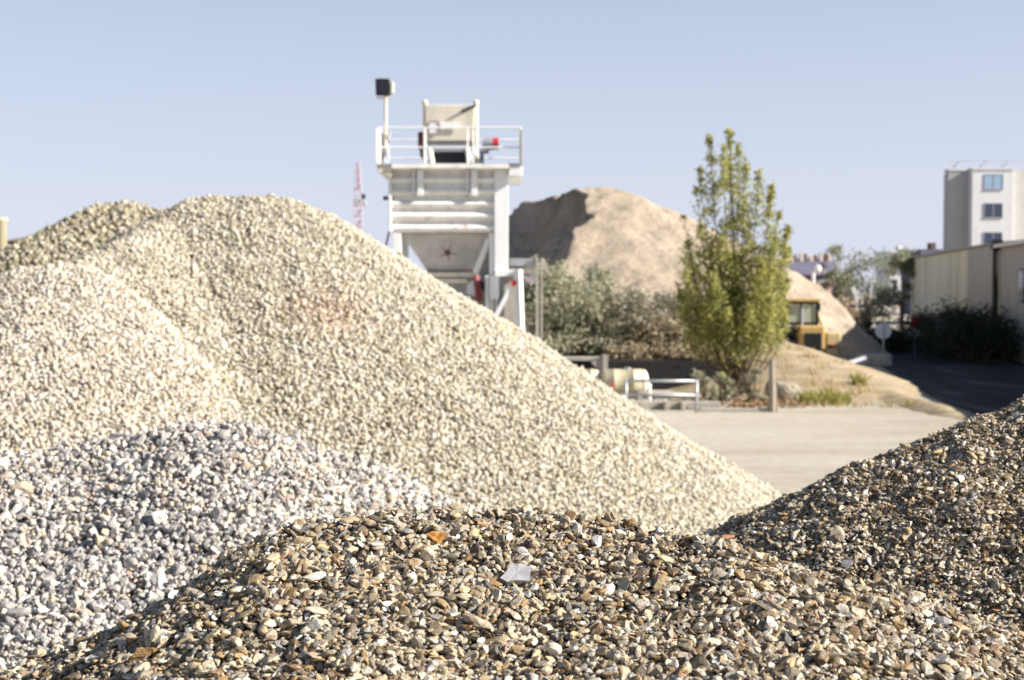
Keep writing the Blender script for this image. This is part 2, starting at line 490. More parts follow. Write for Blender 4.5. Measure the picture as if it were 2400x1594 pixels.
# ================================================================== HEAPS
# brown flint heap in front
def pts(l): return [at(*p) for p in l]
fore = Heap(pts([(-700, 1960, 3.0), (-300, 1745, 3.0), (0, 1582, 3.0), (200, 1512, 3.02), (420, 1396, 3.05), (560, 1306, 3.08), (700, 1232, 3.12), (830, 1207, 3.16), (960, 1197, 3.18),
                 (1100, 1199, 3.18), (1300, 1200, 3.18), (1450, 1213, 3.16), (1530, 1230, 3.12), (1600, 1254, 3.08), (1700, 1266, 3.04), (1750, 1279, 3.02), (1850, 1316, 3.0),
                 (2000, 1372, 2.96), (2200, 1429, 2.92), (2400, 1486, 2.88), (2800, 1640, 2.8), (3200, 1830, 2.7)]), 0.64, 0.36, 0.62, 0.012, 0.026, 0.28, fine=(0.014, 0.055))
right = Heap(pts([(1300, 1440, 5.0), (1450, 1372, 5.0), (1600, 1302, 5.0), (1690, 1256, 5.02), (1800, 1188, 5.05), (1900, 1142, 5.05), (2000, 1096, 5.05), (2100, 1052, 5.1), (2200, 1018, 5.1), (2280, 985, 5.1), (2340, 963, 5.15), (2400, 942, 5.15), (2600, 850, 5.2), (2900, 740, 5.3)]), 0.62, 0.50, 0.66, 0.02, 0.03, 0.4, fine=(0.016, 0.06))
grey = Heap(pts([(-400, 1100, 7.6), (-150, 1078, 7.8), (0, 1066, 8.0), (150, 1050, 8.1), (300, 1030, 8.2), (400, 1012, 8.2), (470, 990, 8.2), (540, 984, 8.2), (590, 995, 8.2), (640, 1020, 8.2), (720, 1052, 8.3), (790, 1068, 8.3), (870, 1085, 8.4), (960, 1128, 8.4), (1080, 1182, 8.5), (1250, 1280, 8.6)]), 0.62, 0.52, 0.62, 0.03, 0.055, 0.8, fine=(0.020, 0.16))
beige = Heap(pts([(190, 612, 19.0), (285, 572, 19.8), (366, 534, 20.8), (412, 508, 21.5), (445, 484, 22), (475, 470, 22), (505, 463, 22), (560, 466, 22), (610, 464, 22), (660, 472, 22), (715, 494, 22)]), 0.64, 0.60, 0.62, 0.25, 0.09, 1.7, fine=(0.04, 0.30))
back_left = Heap(pts([(-60, 645, 27), (60, 572, 27.5), (150, 522, 28), (210, 498, 28.5), (250, 486, 29), (300, 483, 29), (345, 490, 29), (380, 502, 29), (430, 530, 29)]), 0.62, 0.6, 0.62, 0.10, 0.10, 1.6)
front_left = Heap(pts([(-420, 700, 17.5), (-200, 672, 17.5), (0, 650, 17.6), (60, 629, 17.6), (140, 619, 17.6), (185, 630, 17.6), (240, 662, 17.5)]), 0.95, 0.56, 0.62, 0.25, 0.10, 1.4, fine=(0.03, 0.3))

flint = [(14, (196, 174, 138)), (13, (210, 194, 164)), (10, (176, 160, 138)), (6, (178, 142, 94)), (8, (224, 214, 194)), (7, (148, 122, 90)),
         (9, (202, 184, 158)), (4, (158, 154, 150)), (4, (116, 88, 58)), (5, (204, 176, 130)), (2, (186, 154, 130)), (6, (234, 228, 216))]
greyst = [(14, (178, 172, 166)), (10, (198, 192, 184)), (9, (152, 148, 146)), (6, (128, 126, 128)), (7, (212, 205, 194)), (6, (204, 186, 160)), (4, (188, 164, 148)), (3, (226, 222, 216))]
beigest = [(14, (212, 200, 177)), (12, (220, 209, 189)), (9, (202, 190, 165)), (7, (188, 176, 151)), (5, (226, 218, 204)), (2, (198, 178, 138)), (3, (166, 154, 130)), (4, (212, 207, 197))]
st_flint = stone_mat('flint_stone', flint, 45, 0.5, vals=(0.28, 0.56, 0.97), light=0.3)
st_flint2 = stone_mat('flint_stone_far', flint, 45, 0.5, vals=(0.30, 0.58, 1.0), light=0.3)
st_grey = stone_mat('grey_stone', greyst, 18, vals=(0.72, 0.84, 0.95))
ds_ = np.linspace(12, 24, 1500); pp = np.array([tuple(at(780, 735, d_)) for d_ in ds_]); pk = Vector(pp[np.argmax(pp[:, 2] < beige.h(pp[:, 0], pp[:, 1]))])
st_beige = stone_mat('beige_stone', beigest, 10, 0.8, vals=(0.62, 0.70, 0.78), tint=[((pk.x, pk.y, pk.z), 0.9, (246, 220, 212), 0.5)])
st_beige2 = stone_mat('pale_stone', [(w_, tuple(int(v * 0.98 + (2, 1, 5)[i]) for i, v in enumerate(c))) for w_, c in beigest], 10, 0.8, vals=(0.64, 0.73, 0.82))
st_beige3 = stone_mat('drab_beige_stone', [(w_, (c[0] - 14, c[1] - 14, c[2] - 20)) for w_, c in beigest], 8, 0.8, vals=(0.40, 0.58, 0.80))
un_flint = earth('flint_gap_shade', (48, 40, 30), (30, 25, 19), 9, 0.5, 0.01)  # pile cores, these three: shade of the gaps put into the colour
un_grey = earth('grey_gap_shade', (88, 85, 83), (62, 60, 62), 5, 0.5, 0.02)
un_beige = earth('beige_gap_shade', (130, 119, 94), (98, 88, 66), 3, 0.5, 0.03)

P2, F2 = stone_protos(2, 60, 11, (0.24, 0.62))
P2b, F2b = stone_protos(2, 40, 12, (0.5, 0.95), (4, 7))
P1, F1 = stone_protos(1, 60, 13, (0.55, 1.0))

def heap_thing(hp, label, box, step, mat_under, drop):
    cx = (box[0] + box[1]) / 2; cy = (box[2] + box[3]) / 2
    root = thing('gravel_pile', label, 'gravel pile', (0, 0, 0))
    me = grid_mesh('pile_core', hp.h, *box, step, -0.02, drop)
    link_mesh('pile_core', me, mat_under, root)
    return root

def gravel(sets, mat, parent, smooth=False):
    """sets: (layers, protos, faces, tilt) -> one loose mass of stones"""
    Vs, Fs, off = [], [], 0
    for layers, protos, faces, tilt in sets:
        for lay in layers:
            V, F = stone_geo(*lay, protos, faces, tilt); Vs.append(V); Fs.append(F + off); off += len(V)
    me = np_mesh('gravel', np.concatenate(Vs), np.concatenate(Fs), 3, smooth)
    o = link_mesh('gravel', me, mat, parent); o['kind'] = 'stuff'
    print('GRAVEL', len(me.polygons))
    return o

def pick(lays, frac):
    out = []
    for l in lays:
        kk = rng.random(len(l[0])) < frac; out.append(tuple(x[kk] for x in l))
    return out
def outside(lays, x0, x1, y1):
    out = []
    for l in lays:
        px, py, _ = project(*l[0].T); kk = (px < x0) | (px > x1) | (py > y1); out.append(tuple(x[kk] for x in l))
    return out

P0, F0 = stone_protos(0, 60, 14, (0.55, 1.0))
r = heap_thing(fore, 'brown and honey flint gravel pile filling the bottom of the view, sharpest in focus', (-5.5, 6.5, -3, 8.5), 0.06, un_flint, 0.024)
vw = (-60, 2460, 1000, 1650)
a = scatter(fore, -1.3, 1.4, 2.2, 3.5, 0.0108, 3, vw, lobe=0.38, loose=1.2, depth=0.75)
c = pick(scatter(fore, -1.3, 1.4, 2.2, 3.5, 0.018, 1, vw, lobe=0.3), 0.16)
m = outside(scatter(fore, -2.4, 2.5, 1.9, 3.7, 0.017, 2, (-1000, 3400, 900, 2000)), -50, 2450, 1640)
gravel([(a[:1] + c, P2, F2, 0.42), (a[1:] + m, P1, F1, 0.5)], st_flint, r)

r = heap_thing(right, 'brown flint gravel pile rising to the right edge behind the front pile', (-3, 10, -0.5, 11.5), 0.08, un_flint, 0.024)
vw = (1580, 2480, 860, 1500)
a = scatter(right, 0.4, 2.6, 3.6, 5.8, 0.0108, 3, vw, others=[fore], lobe=0.38, loose=1.2, depth=0.75)
c = pick(scatter(right, 0.4, 2.6, 3.6, 5.8, 0.018, 1, vw, others=[fore]), 0.12)
m = outside(scatter(right, 0.2, 3.9, 3.0, 6.2, 0.02, 2, (1300, 3900, 600, 2500), others=[fore]), 1585, 2475, 1495)
gravel([(a[:1] + c, P2, F2, 0.42), (a[1:] + m, P1, F1, 0.5)], st_flint2, r)

r = heap_thing(grey, 'grey stone gravel pile with a small peak, between front and pale piles', (-13, 8, 1, 15), 0.12, un_grey, 0.025)
a = scatter(grey, -4.2, 1.6, 4.2, 9.2, 0.027, 3, (-300, 1250, 930, 1700), others=[fore, right], lobe=0.36)
c = pick(scatter(grey, -4.2, 1.6, 4.2, 9.2, 0.048, 1, (-300, 1250, 930, 1700), others=[fore, right]), 0.10)
m = outside(scatter(grey, -7.5, 1.6, 3.6, 9.6, 0.036, 2, (-1300, 1250, 900, 2100), others=[fore, right]), -295, 9999, 1695)
gravel([(c, P2b, F2b, 0.8), (a + m, P1, F1, 0.8)], st_grey, r)

r = heap_thing(beige, 'tallest pale beige gravel pile, its long slope running down to the yard', (-17, 9, 10, 34), 0.25, un_beige, 0.04)
vb = (-100, 1950, 380, 1500)
a = scatter(beige, -10, 6.5, 11, 23.6, 0.037, 2, vb, others=[fore, right, grey, front_left], lobe=0.36)
c = pick(scatter(beige, -10, 6.5, 11, 23.6, 0.058, 1, vb, others=[fore, right, grey, front_left], lobe=0.3), 0.08)
# stray stones rolled off the foot onto the yard
n = 9000; X = rng.uniform(1, 11, n); Y = rng.uniform(14, 33, n); Z = beige.h(X, Y)
k = (Z < 0.05) & (rng.random(n) < np.exp(Z / 0.35)); X, Y = X[k], Y[k]
stray = (np.stack([X, Y, rng.uniform(0, .02, len(X))], -1), np.tile([0., 0., 1.], (len(X), 1)), .022 * np.exp(rng.normal(size=len(X)) * .4))
gravel([(a[:1] + c + [stray], P1, F1, 0.9), (a[1:], P0, F0, 0.9)], st_beige, r, True)
r = heap_thing(back_left, 'beige gravel pile behind the left shoulder of the tallest pale pile', (-21, 5, 18, 40), 0.3, un_beige, 0.04)
a = scatter(back_left, -14, -4.5, 24, 31, 0.066, 2, (-150, 560, 400, 800), others=[beige, front_left], lobe=0.42, loose=1.1)
gravel([(a, P1, F1, 0.9)], st_beige3, r, True)
r = heap_thing(front_left, 'low pale gravel pile at the left edge in front of taller ones', (-19, 5, 8, 28), 0.25, un_beige, 0.04)
a = scatter(front_left, -10.5, 0.5, 10.5, 19.2, 0.036, 2, (-200, 1300, 560, 1400), others=[fore, grey, beige], lobe=0.36)
gravel([(a[:1], P1, F1, 0.9), (a[1:], P0, F0, 0.9)], st_beige2, r, True)

# single stones that stand out on the front pile
def plain_stone(name, rgb, rgb2):
    t = NT(name)
    col = t.ramp(t.noise(30, 6, 0.7), [(0.35, lin(rgb2)), (0.65, lin(rgb))])
    return t.principled(col, 0.5, 0, t.noise(90, 4), 0.3, 0.003, spec=0.4)

def find_on(hp, px, py, d0, d1):
    ds = np.linspace(d0, d1, 2000); P = np.array([tuple(at(px, py, d)) for d in ds])
    hit = P[:, 2] < hp.h(P[:, 0], P[:, 1])
    if hit.any(): return P[np.argmax(hit)]
    q = np.array(tuple(at(px, py, 3.14))); q[2] = float(hp.h(q[:1], q[1:2])[0]); return q

def single_stone(px, py, dims, rgb, rgb2, label, seed, outline=None, tiltx=0.0, rotz=0.0, lift=0.3, roty=0.0):
    if not outline: dims = tuple(v * 0.72 for v in dims)
    p = find_on(fore, px, py, 2.0, 3.4)
    rr = np.random.default_rng(seed)
    bm = bmesh.new()
    if outline:      # flake: outline with thickness, hollowed top
        vt = []; vb = []
        for (x, y) in outline:
            vt.append(bm.verts.new((x, y, 0.5 + rr.uniform(-.08, .08)))); vb.append(bm.verts.new((x * 0.8, y * 0.8, -0.5 + rr.uniform(-.1, .1))))
        ct = bm.verts.new((0.05, 0, 0.32)); cb = bm.verts.new((0, 0, -0.62)); n = len(vt)
        for i in range(n):
            j = (i + 1) % n
            bm.faces.new((ct, vt[i], vt[j])); bm.faces.new((cb, vb[j], vb[i])); bm.faces.new((vt[i], vb[i], vb[j], vt[j]))
        bmesh.ops.subdivide_edges(bm, edges=bm.edges[:], cuts=1, use_grid_fill=True)
        bmesh.ops.triangulate(bm, faces=bm.faces[:])
    else:
        bmesh.ops.create_icosphere(bm, subdivisions=3, radius=0.62)
        vv = np.array([tuple(v.co) for v in bm.verts])
        for _ in range(9):
            nn = rr.normal(size=3); nn /= np.linalg.norm(nn); d = rr.uniform(0.28, 0.48)
            k = vv @ nn - d; vv = vv - np.outer(np.maximum(k, 0), nn)
        for v, c in zip(bm.verts, vv): v.co = c
    for v in bm.verts: v.co = Vector((v.co.x * dims[0], v.co.y * dims[1], v.co.z * dims[2])) + Vector(rr.normal(size=3)) * 0.02 * min(dims)
    bmesh.ops.recalc_face_normals(bm, faces=bm.faces)
    me = bpy.data.meshes.new('stone'); bm.to_mesh(me); bm.free()
    o = link_mesh('stone', me, plain_stone('stone_' + str(seed), rgb, rgb2))
    o.location = (p[0], p[1], p[2] + dims[2] * lift); o.rotation_euler = (R(tiltx), R(roty), R(rotz))
    tag(o, label, 'stone', 'stones that stand out on the front gravel pile')
flake = [(-0.5, -0.25), (-0.25, 0.1), (-0.1, 0.5), (0.12, 0.36), (0.55, 0.25), (0.42, -0.1), (0.38, -0.42), (0.0, -0.36), (-0.3, -0.42)]
single_stone(1208, 1366, (0.068, 0.066, 0.017), (160, 160, 162), (142, 140, 140), 'large flat pale grey flint flake lying on the front pile', 1, flake, 28, 8, 0.9)
single_stone(1478, 1210, (0.034, 0.03, 0.026), (120, 94, 54), (86, 64, 36), 'dark brown rounded stone perched on the crest of the front pile', 2, None, 0, 20, 0.45)
single_stone(1022, 1276, (0.044, 0.03, 0.016), (190, 138, 74), (150, 100, 52), 'flat honey orange stone below the crest of the front pile', 3, [(-.5, .2), (-.2, .45), (.2, .45), (.5, .25), (.25, -.2), (.1, -.5), (-.1, -.35), (-.3, -.1)], 40, 0, 0.8)
single_stone(1397, 1282, (0.034, 0.026, 0.038), (196, 194, 190), (172, 170, 168), 'white pointed chalky stone standing up on the front pile', 4, None, 0, 40, 0.45)
single_stone(1000, 1318, (0.036, 0.026, 0.046), (190, 180, 154), (164, 152, 124), 'upright cream block of stone on the front pile', 5, None, 10, 10, 0.4)
single_stone(1698, 1268, (0.05, 0.032, 0.016), (168, 126, 102), (140, 100, 78), 'long flat terracotta coloured stone on the crest between two piles', 6, None, 5, 10, 0.7, roty=-6)
single_stone(1928, 1558, (0.042, 0.036, 0.034), (112, 86, 50), (72, 54, 32), 'shiny brown lump of flint low on the front pile', 7, None, 0, 60, 0.4)
single_stone(1296, 1536, (0.04, 0.034, 0.034), (198, 190, 174), (172, 162, 144), 'large rounded white stone near the bottom of the front pile', 8, None, 0, 10, 0.4)

# ================================================================== EARTH MOUND, BANKS
mcrest = pts([(1150, 540, 101), (1200, 498, 100), (1243, 470, 98), (1300, 466, 95), (1340, 462, 93), (1365, 447, 92), (1420, 446, 92), (1470, 465, 91), (1520, 490, 91), (1600, 533, 91), (1700, 590, 91), (1800, 643, 91), (1900, 700, 91)])
edge = densify(pts([(1240, 470, 98), (1300, 492, 94.5), (1345, 515, 91), (1364, 530, 88.5), (1352, 570, 84.5), (1310, 618, 79.5), (1280, 665, 76)]), 8)
def scoop(x, y, h):
    jx = x + 1.1 * fbm(x / 1.7 + 3, y / 1.7, 3); jy = y + 1.0 * fbm(x / 1.5, y / 1.5 + 9, 3)
    # signed side of the edge line (left of it positive), nearest edge point
    best = np.full(x.shape, 1e9); ez = np.zeros_like(x); side = np.zeros_like(x)
    for a_, b_ in zip(edge, edge[1:]):
        ab = b_[:2] - a_[:2]; t = np.clip(((jx - a_[0]) * ab[0] + (jy - a_[1]) * ab[1]) / (ab @ ab), 0, 1)
        qx = a_[0] + t * ab[0]; qy = a_[1] + t * ab[1]
        d = np.hypot(jx - qx, jy - qy); k = d < best
        best = np.where(k, d, best); ez = np.where(k, a_[2] + t * (b_[2] - a_[2]), ez)
        s_ = ab[0] * (jy - a_[1]) - ab[1] * (jx - a_[0]); side = np.where(k, s_, side)
    cut = ez - 1.0 * best
    return np.where(side < 0, np.maximum(np.minimum(h, cut), 0.0), h)
mound = Heap(mcrest, 0.55, 0.52, 0.6, 1.0, 0.32, 2.6, scoop)
def mound_h(x, y): return mound.h(x, y) - np.maximum(0, x - xr) * 0.5 + 0.22 * fbm(x * 1.1, y * 1.1, 4)
xr = at(1900, 700, 91).x
o = link_mesh('earth_mound', grid_mesh('earth_mound', mound_h, -22, 42, 60, 120, 0.22, 0.0), earth('sandy_earth', (192, 177, 159), (168, 153, 135), 0.3, 0.8, 0.3, speck=(122, 110, 92)))
tag(o, 'tall tan earth mound with a shaded scooped flank, behind the bushes', 'earth mound')

bank = Heap(pts([(1640, 830, 62), (1720, 800, 63), (1790, 787, 63), (1850, 802, 62), (1900, 838, 60.5), (1950, 866, 59), (2000, 888, 57), (2060, 910, 54), (2120, 925, 50.5), (2180, 942, 47.5), (2240, 966, 44.4), (2280, 985, 43)]), 0.35, 0.15, 0.45, 0.10, 0.09, 2.2)
def bank_h(x, y): return bank.h(x, y) + 0.05 * fbm(x * 1.2, y * 2.0, 3) - 0.03
o = link_mesh('earth_bank', grid_mesh('earth_bank', bank_h, 4, 24, 41, 72, 0.16, -0.02), earth('bank_sand', (176, 161, 136), (148, 132, 108), 0.5, 0.6, 0.08, (1, 2.2, 1), speck=(150, 134, 92)))
tag(o, 'low sandy earth bank sloping to the shaded road, weeds on it', 'earth bank')

# terrace behind the retaining wall
terr = Heap([Vector((1.2, 62, 1.22)), Vector((7.9, 62, 1.22))], 0.9, 0.0, 0.0, 0.1)
x0, x1 = at(1240, 800, 57).x, at(1690, 800, 57).x
b = MB(); b.box((x0, 56.35, -0.1), (x1, 76, 1.2))
tag(b.build('terrace', earth('terrace_soil', (120, 104, 78), (84, 72, 54), 0.7)), kind='structure')
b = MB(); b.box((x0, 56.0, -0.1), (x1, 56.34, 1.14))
rt = thing('retaining_wall', 'retaining wall coloured dark for shade below the olive bushes', 'wall', (0, 0, 0))
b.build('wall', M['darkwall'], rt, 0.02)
b = MB(); b.box((x0, 55.9, 1.145), (at(1405, 800, 56).x, 56.4, 1.30)); b.build('coping_beam', M['concrete'], rt, 0.02)
b = MB(); p = at(1418, 832, 55.7); b.box((p.x - .1, 55.6, 0), (p.x + .1, 55.85, p.z)); b.prism([(p.x - .55, p.z - .3), (p.x - .1, p.z - .02), (p.x - .1, p.z - .75)], 'y', 55.66, 55.8)
b.build('post', M['concrete'], rt, 0.01)

# ================================================================== PLANT TOWER
TD = 45.0
def TX(px): return at(px, 670, TD).x - TX0
TX0 = at(1039, 670, TD).x
def TZ(py): return at(1039, py, TD).z
HOP_Z0 = TZ(640); HOP_C = (TX(1048), TZ(592))
T = thing('gravel_plant_tower', 'white steel aggregate plant tower with ribbed bin and railed platform', 'plant tower', (TX0, TD, 0))
bx0, bx1 = TX(920), TX(1158); bz0, bz1 = TZ(545), TZ(388); DEP = 3.0
# ribbed bin: rolled ribs all round the front, plain inside box
def ribbed():
    zs = np.linspace(bz0, bz1, 140); per = 28.2 / 74.07
    prof = []
    for z in zs:
        ph = ((z - bz0) / per) % 1.0
        y = -0.17 * math.sqrt(max(0, 1 - ((ph - 0.33) / 0.33) ** 2)) if ph < 0.66 else 0.0
        prof.append((y, z))
    return prof
prof = ribbed(); b = MB()
b.prism(prof + [(0.06, bz1), (0.06, bz0)], 'x', bx0, bx1)
b.prism([(-y + DEP, z) for y, z in prof] + [(DEP - 0.06, bz1), (DEP - 0.06, bz0)], 'x', bx0, bx1)
b.prism([(bx0 + y * 0.8, z) for y, z in prof] + [(bx0 + 0.06, bz1), (bx0 + 0.06, bz0)], 'y', 0.07, DEP - 0.07)
b.prism([(bx1 - y * 0.8, z) for y, z in prof] + [(bx1 - 0.06, bz1), (bx1 - 0.06, bz0)], 'y', 0.07, DEP - 0.07)
b.build('ribbed_bin', M['white'], T)
# corner columns
for (xa, xb, nm) in ((TX(1158.5), TX(1191), 1), (TX(912), TX(919.5), 0)):
    b = MB(); b.box((xa, -0.22, TZ(640) if nm else bz0), (xb, 0.2, TZ(392))); b.build('column', M['bright_white'], T, 0.02)
b = MB(); b.bar((TX(916), -0.1, TZ(530)), (TX(903), 0.3, TZ(575)), 0.05, 0.05); b.tube((TX(919), -.02, TZ(440)), (TX(917), -.02, TZ(540)), 0.04); b.bar((TX(898), .1, TZ(464)), (TX(919), .1, TZ(464)), .1, .12)
b.build('drain_pipe', M['maroon'], T)
# vertical stiffener channels in front of the ribs
for xc in (987, 1112):
    b = MB()
    b.box((TX(xc - 7), -0.29, TZ(460)), (TX(xc + 7), -0.18, TZ(398.5)))
    b.box((TX(xc - 18), -0.25, TZ(456)), (TX(xc - 14), -0.18, TZ(398.5)))
    b.box((TX(xc - 14), -0.26, TZ(456)), (TX(xc - 7), -0.20, TZ(452)))
    b.build('stiffener', M['bright_white'], T, 0.012)
# platform
b = MB()
b.box((TX(888), -0.5, TZ(391)), (TX(1224), 3.4, TZ(386)))
b.build('platform_deck', M['galv'], T)
b = MB(); b.prism([(TX(888), TZ(391.5)), (TX(921), TZ(391.5)), (TX(921), TZ(416)), (TX(912), TZ(416)), (TX(892), TZ(407)), (TX(888), TZ(404))], 'y', -0.46, 3.3)
b.build('bracket', M['cream'], T, 0.02)
b = MB(); b.box((TX(1192), -0.46, TZ(416)), (TX(1224), 3.3, TZ(391.5))); b.build('bracket', M['bright_white'], T, 0.02)
b = MB(); b.box((TX(921), -0.53, TZ(398)), (TX(1192), -0.45, TZ(388))); b.build('edge_beam', M['white'], T, 0.01)
# railing
b = MB(); yz = -0.45
zr, zm, zd = TZ(303), TZ(349), TZ(387)
corners = [(TX(890), yz), (TX(1220), yz), (TX(1220), 3.3), (TX(890), 3.3), (TX(890), yz)]
for (xa, ya), (xb, yb) in zip(corners, corners[1:]):
    for z in (zr, zm): b.tube((xa, ya, z), (xb, yb, z), 0.028, 8)
    L = math.hypot(xb - xa, yb - ya); n = max(2, round(L / 1.5))
    for i in range(n): 
        t = i / n; b.tube((xa + (xb - xa) * t, ya + (yb - ya) * t, zd), (xa + (xb - xa) * t, ya + (yb - ya) * t, zr), 0.024, 8)
for px_ in (997, 1097): b.tube((TX(px_), yz, zd), (TX(px_), yz, zr), 0.026, 8)
b.build('railing', M['bright_white'], T, smooth=False)
for xx in (TX(886.5), TX(1222)):
    b = MB(); b.box((xx, -0.6, TZ(384)), (xx + 0.03, 2.6, TZ(306))); b.build('side_panel', M['cream'], T)
# hood on top
b = MB(); y0 = 0.5
b.loft([(TX(997), y0, TZ(327)), (TX(1108), y0, TZ(327)), (TX(1108), y0 + 1.8, TZ(327)), (TX(997), y0 + 1.8, TZ(327))],
       [(TX(994), y0 - .05, TZ(241)), (TX(1113), y0 - .05, TZ(241)), (TX(1113), y0 + 1.8, TZ(241)), (TX(994), y0 + 1.8, TZ(241))])
b.build('hood', M['cream'], T, 0.03)
for px_ in (994, 1115):
    b = MB(); b.tube((TX(px_), y0 + .12, TZ(386)), (TX(px_), y0 + .12, TZ(236)), 0.07, 10); b.ball((TX(px_), y0 + .12, TZ(235)), 0.1); b.build('corner_post', M['cream'], T)
b = MB(); b.bar((TX(1114), y0 - .05, TZ(243)), (TX(1081), y0 - .12, TZ(258)), 0.10, 0.08); b.build('shadow_slash', M['dark'], T)  # dark bar standing in for a shadow slash across the hood
b = MB(); b.box((TX(1006), y0 - .085, TZ(309)), (TX(1026), y0 - .055, TZ(281))); nb = b.build('notice_board', M['sign_white'], T)
b = MB()
for (xa, xb, za, zb) in ((1004, 1028, 311, 308.6), (1004, 1028, 281.4, 279), (1004, 1006, 308.5, 281.5), (1026, 1028, 308.5, 281.5)): b.box((TX(xa), y0 - .10, TZ(za)), (TX(xb), y0 - .05, TZ(zb)))
b.build('frame', M['hazed_crane_red'], nb)
b = MB(); b.box((TX(1032), y0 - .085, TZ(300)), (TX(1076), y0 - .06, TZ(281))); b.build('access_hatch', M['white'], T)
b = MB(); b.box((TX(1002), y0 + .05, TZ(352)), (TX(1092), y0 + 1.7, TZ(327.5))); b.build('discharge_throat', M['grey_paint'], T, 0.02)
b = MB(); b.box((TX(1002), y0 + .35, TZ(386)), (TX(1092), y0 + 1.6, TZ(352.5))); b.build('chute', M['dark'], T)
for (pa, pb) in ((1006, 1014), (1093, 1101), (1110, 1124)):
    b = MB(); b.bar((TX(pa), y0 + .1, TZ(345)), (TX(pb), y0 - .1, TZ(388)), 0.12, 0.12); b.build('leg', M['cream'], T)
b = MB(); b.box((TX(978), y0, TZ(345)), (TX(992), y0 + 1.0, TZ(305))); b.box((TX(982), y0 + .1, TZ(362)), (TX(992), y0 + .8, TZ(345.5))); b.build('gearbox', M['maroon'], T, 0.02)
b = MB(); b.tube((TX(1130), y0 + .3, TZ(331)), (TX(1154), y0 + .3, TZ(331)), 0.21, 18); b.box((TX(1124), y0 + .1, TZ(384)), (TX(1133), y0 + .5, TZ(345))); b.box((TX(1128), y0, TZ(352)), (TX(1145), y0 + .7, TZ(346)))
mo = b.build('motor', M['grey_paint'], T)
b = MB(); b.tube((TX(1154.3), y0 + .3, TZ(331)), (TX(1168), y0 + .3, TZ(331)), 0.19, 18); b.build('fan_cover', M['red'], mo)
# hopper under the bin
hz1, hz0 = TZ(546), TZ(637)
hm = hopper_mat(); b = MB()
b.loft([(TX(1000), 0.55, hz0), (TX(1112), 0.55, hz0), (TX(1112), 2.2, hz0), (TX(1000), 2.2, hz0)],
       [(TX(940), 0.15, hz1), (TX(1146), 0.15, hz1), (TX(1146), 2.85, hz1), (TX(940), 2.85, hz1)])
b.build('hopper', hm, T, 0.01)
b = MB(); b.bar((TX(1146), .05, TZ(560)), (TX(1114), .3, TZ(640)), 0.12, 0.14); b.build('brace', M['bright_white'], T)
b = MB(); b.box((TX(960), 0.3, TZ(650)), (TX(1120), 0.5, TZ(638))); b.box((TX(940), .25, TZ(664)), (TX(1095), .5, TZ(653))); b.build('gate_beam', M['cream'], T, 0.01)
b = MB(); b.box((TX(960), 0.5, TZ(700)), (TX(1113), 2.2, TZ(640))); b.build('belt_feeder', M['grey_paint'], T, 0.02)
# legs
for (pa, pb, ya, yb, top) in ((922, 941, -.15, .15, 546), (1147, 1158, -.18, .18, 546), (922, 941, 2.8, 3.1, 546), (1160, 1178, 2.8, 3.1, 395)):
    b = MB(); b.box((TX(pa), ya, 0), (TX(pb), yb, TZ(top))); b.build('leg', M['bright_white'], T, 0.01)
b = MB(); b.box((TX(1164), -.2, 0), (TX(1180), .1, TZ(640.5))); b.build('leg', M['grey_paint'], T, 0.01)
b = MB(); b.bar((TX(1214), -.4, TZ(633)), (TX(1226), -.5, 0), 0.2, 0.2); b.build('leg', M['bright_white'], T)
b = MB(); b.box((TX(1160), -.3, TZ(648)), (TX(1218), .2, TZ(633))); b.build('cross_beam', M['bright_white'], T, 0.01)
b = MB(); b.bar((TX(1200), -.4, TZ(670)), (TX(1160), -.4, TZ(745)), 0.14, 0.14); b.build('brace', M['bright_white'], T)
b = MB(); b.box((TX(1182), -.1, 0), (TX(1212), .25, TZ(650))); b.build('cladding', M['concrete'], T)
b = MB(); b.bar((TX(1117), -.1, TZ(646)), (TX(1123), -.2, TZ(705)), 0.17, 0.14); b.build('lever_arm', M['dull_red'], T)
b = MB(); b.box((TX(1126), -.05, TZ(680)), (TX(1136), .2, TZ(660))); b.build('bracket', M['dark'], T)
b = MB(); b.box((TX(1138), -.35, 0), (TX(1146), -.25, TZ(646))); b.build('rail_post', M['bright_white'], T)
b = MB(); b.box((TX(1147), -.45, TZ(702)), (TX(1169), -.22, TZ(647)), bev=0.01); b.build('control_cabinet', M['galv'], T)
b = MB(); b.tube((TX(1204), -.5, TZ(664)), (TX(1204), -.32, TZ(664)), 0.09, 14); b.build('stop_button', M['red'], T)

F = thing('floodlight', 'black box floodlight on a thin pole above the tower platform', 'floodlight', (at(904, 300, TD - .3).x, TD - .3, TZ(386)))
b = MB(); b.tube((0, 0, 0), (0, 0, TZ(228) - TZ(386)), 0.05, 10); b.tube((-.28, 0, TZ(233) - TZ(386)), (.2, 0, TZ(233) - TZ(386)), .025); b.build('pole', M['cream'], F)
h0 = TZ(227) - TZ(386); h1 = TZ(190) - TZ(386)
b = MB(); b.loft([(-.29, -.2, h0), (.15, -.2, h0), (.15, .15, h0), (-.29, .15, h0)], [(-.3, -.26, h1), (.13, -.26, h1), (.13, .15, h1), (-.3, .15, h1)]); hd = b.build('lamp_head', M['black'], F, 0.02)
b = MB(); b.prism([(-.24, h0 + .05), (.1, h0 + .05), (.1, h1 - .05), (-.25, h1 - .05)], 'y', -.262, -.235); b.build('lens', NT('dark_lens').principled(lin((38, 36, 44)), .35), hd)
b = MB(); b.box((.155, -.12, h0 + .06), (.26, .1, h1 - .08), bev=.02); b.build('ballast_box', M['cream'], F)
b = MB(); b.bar((-.06, -.1, 0), (.12, .1, 1.05), .07, .07); b.bar((0.02, -.05, 0.0), (-.02, 0, 1.0), .05, .05); b.build('stay', M['grey_paint'], F)

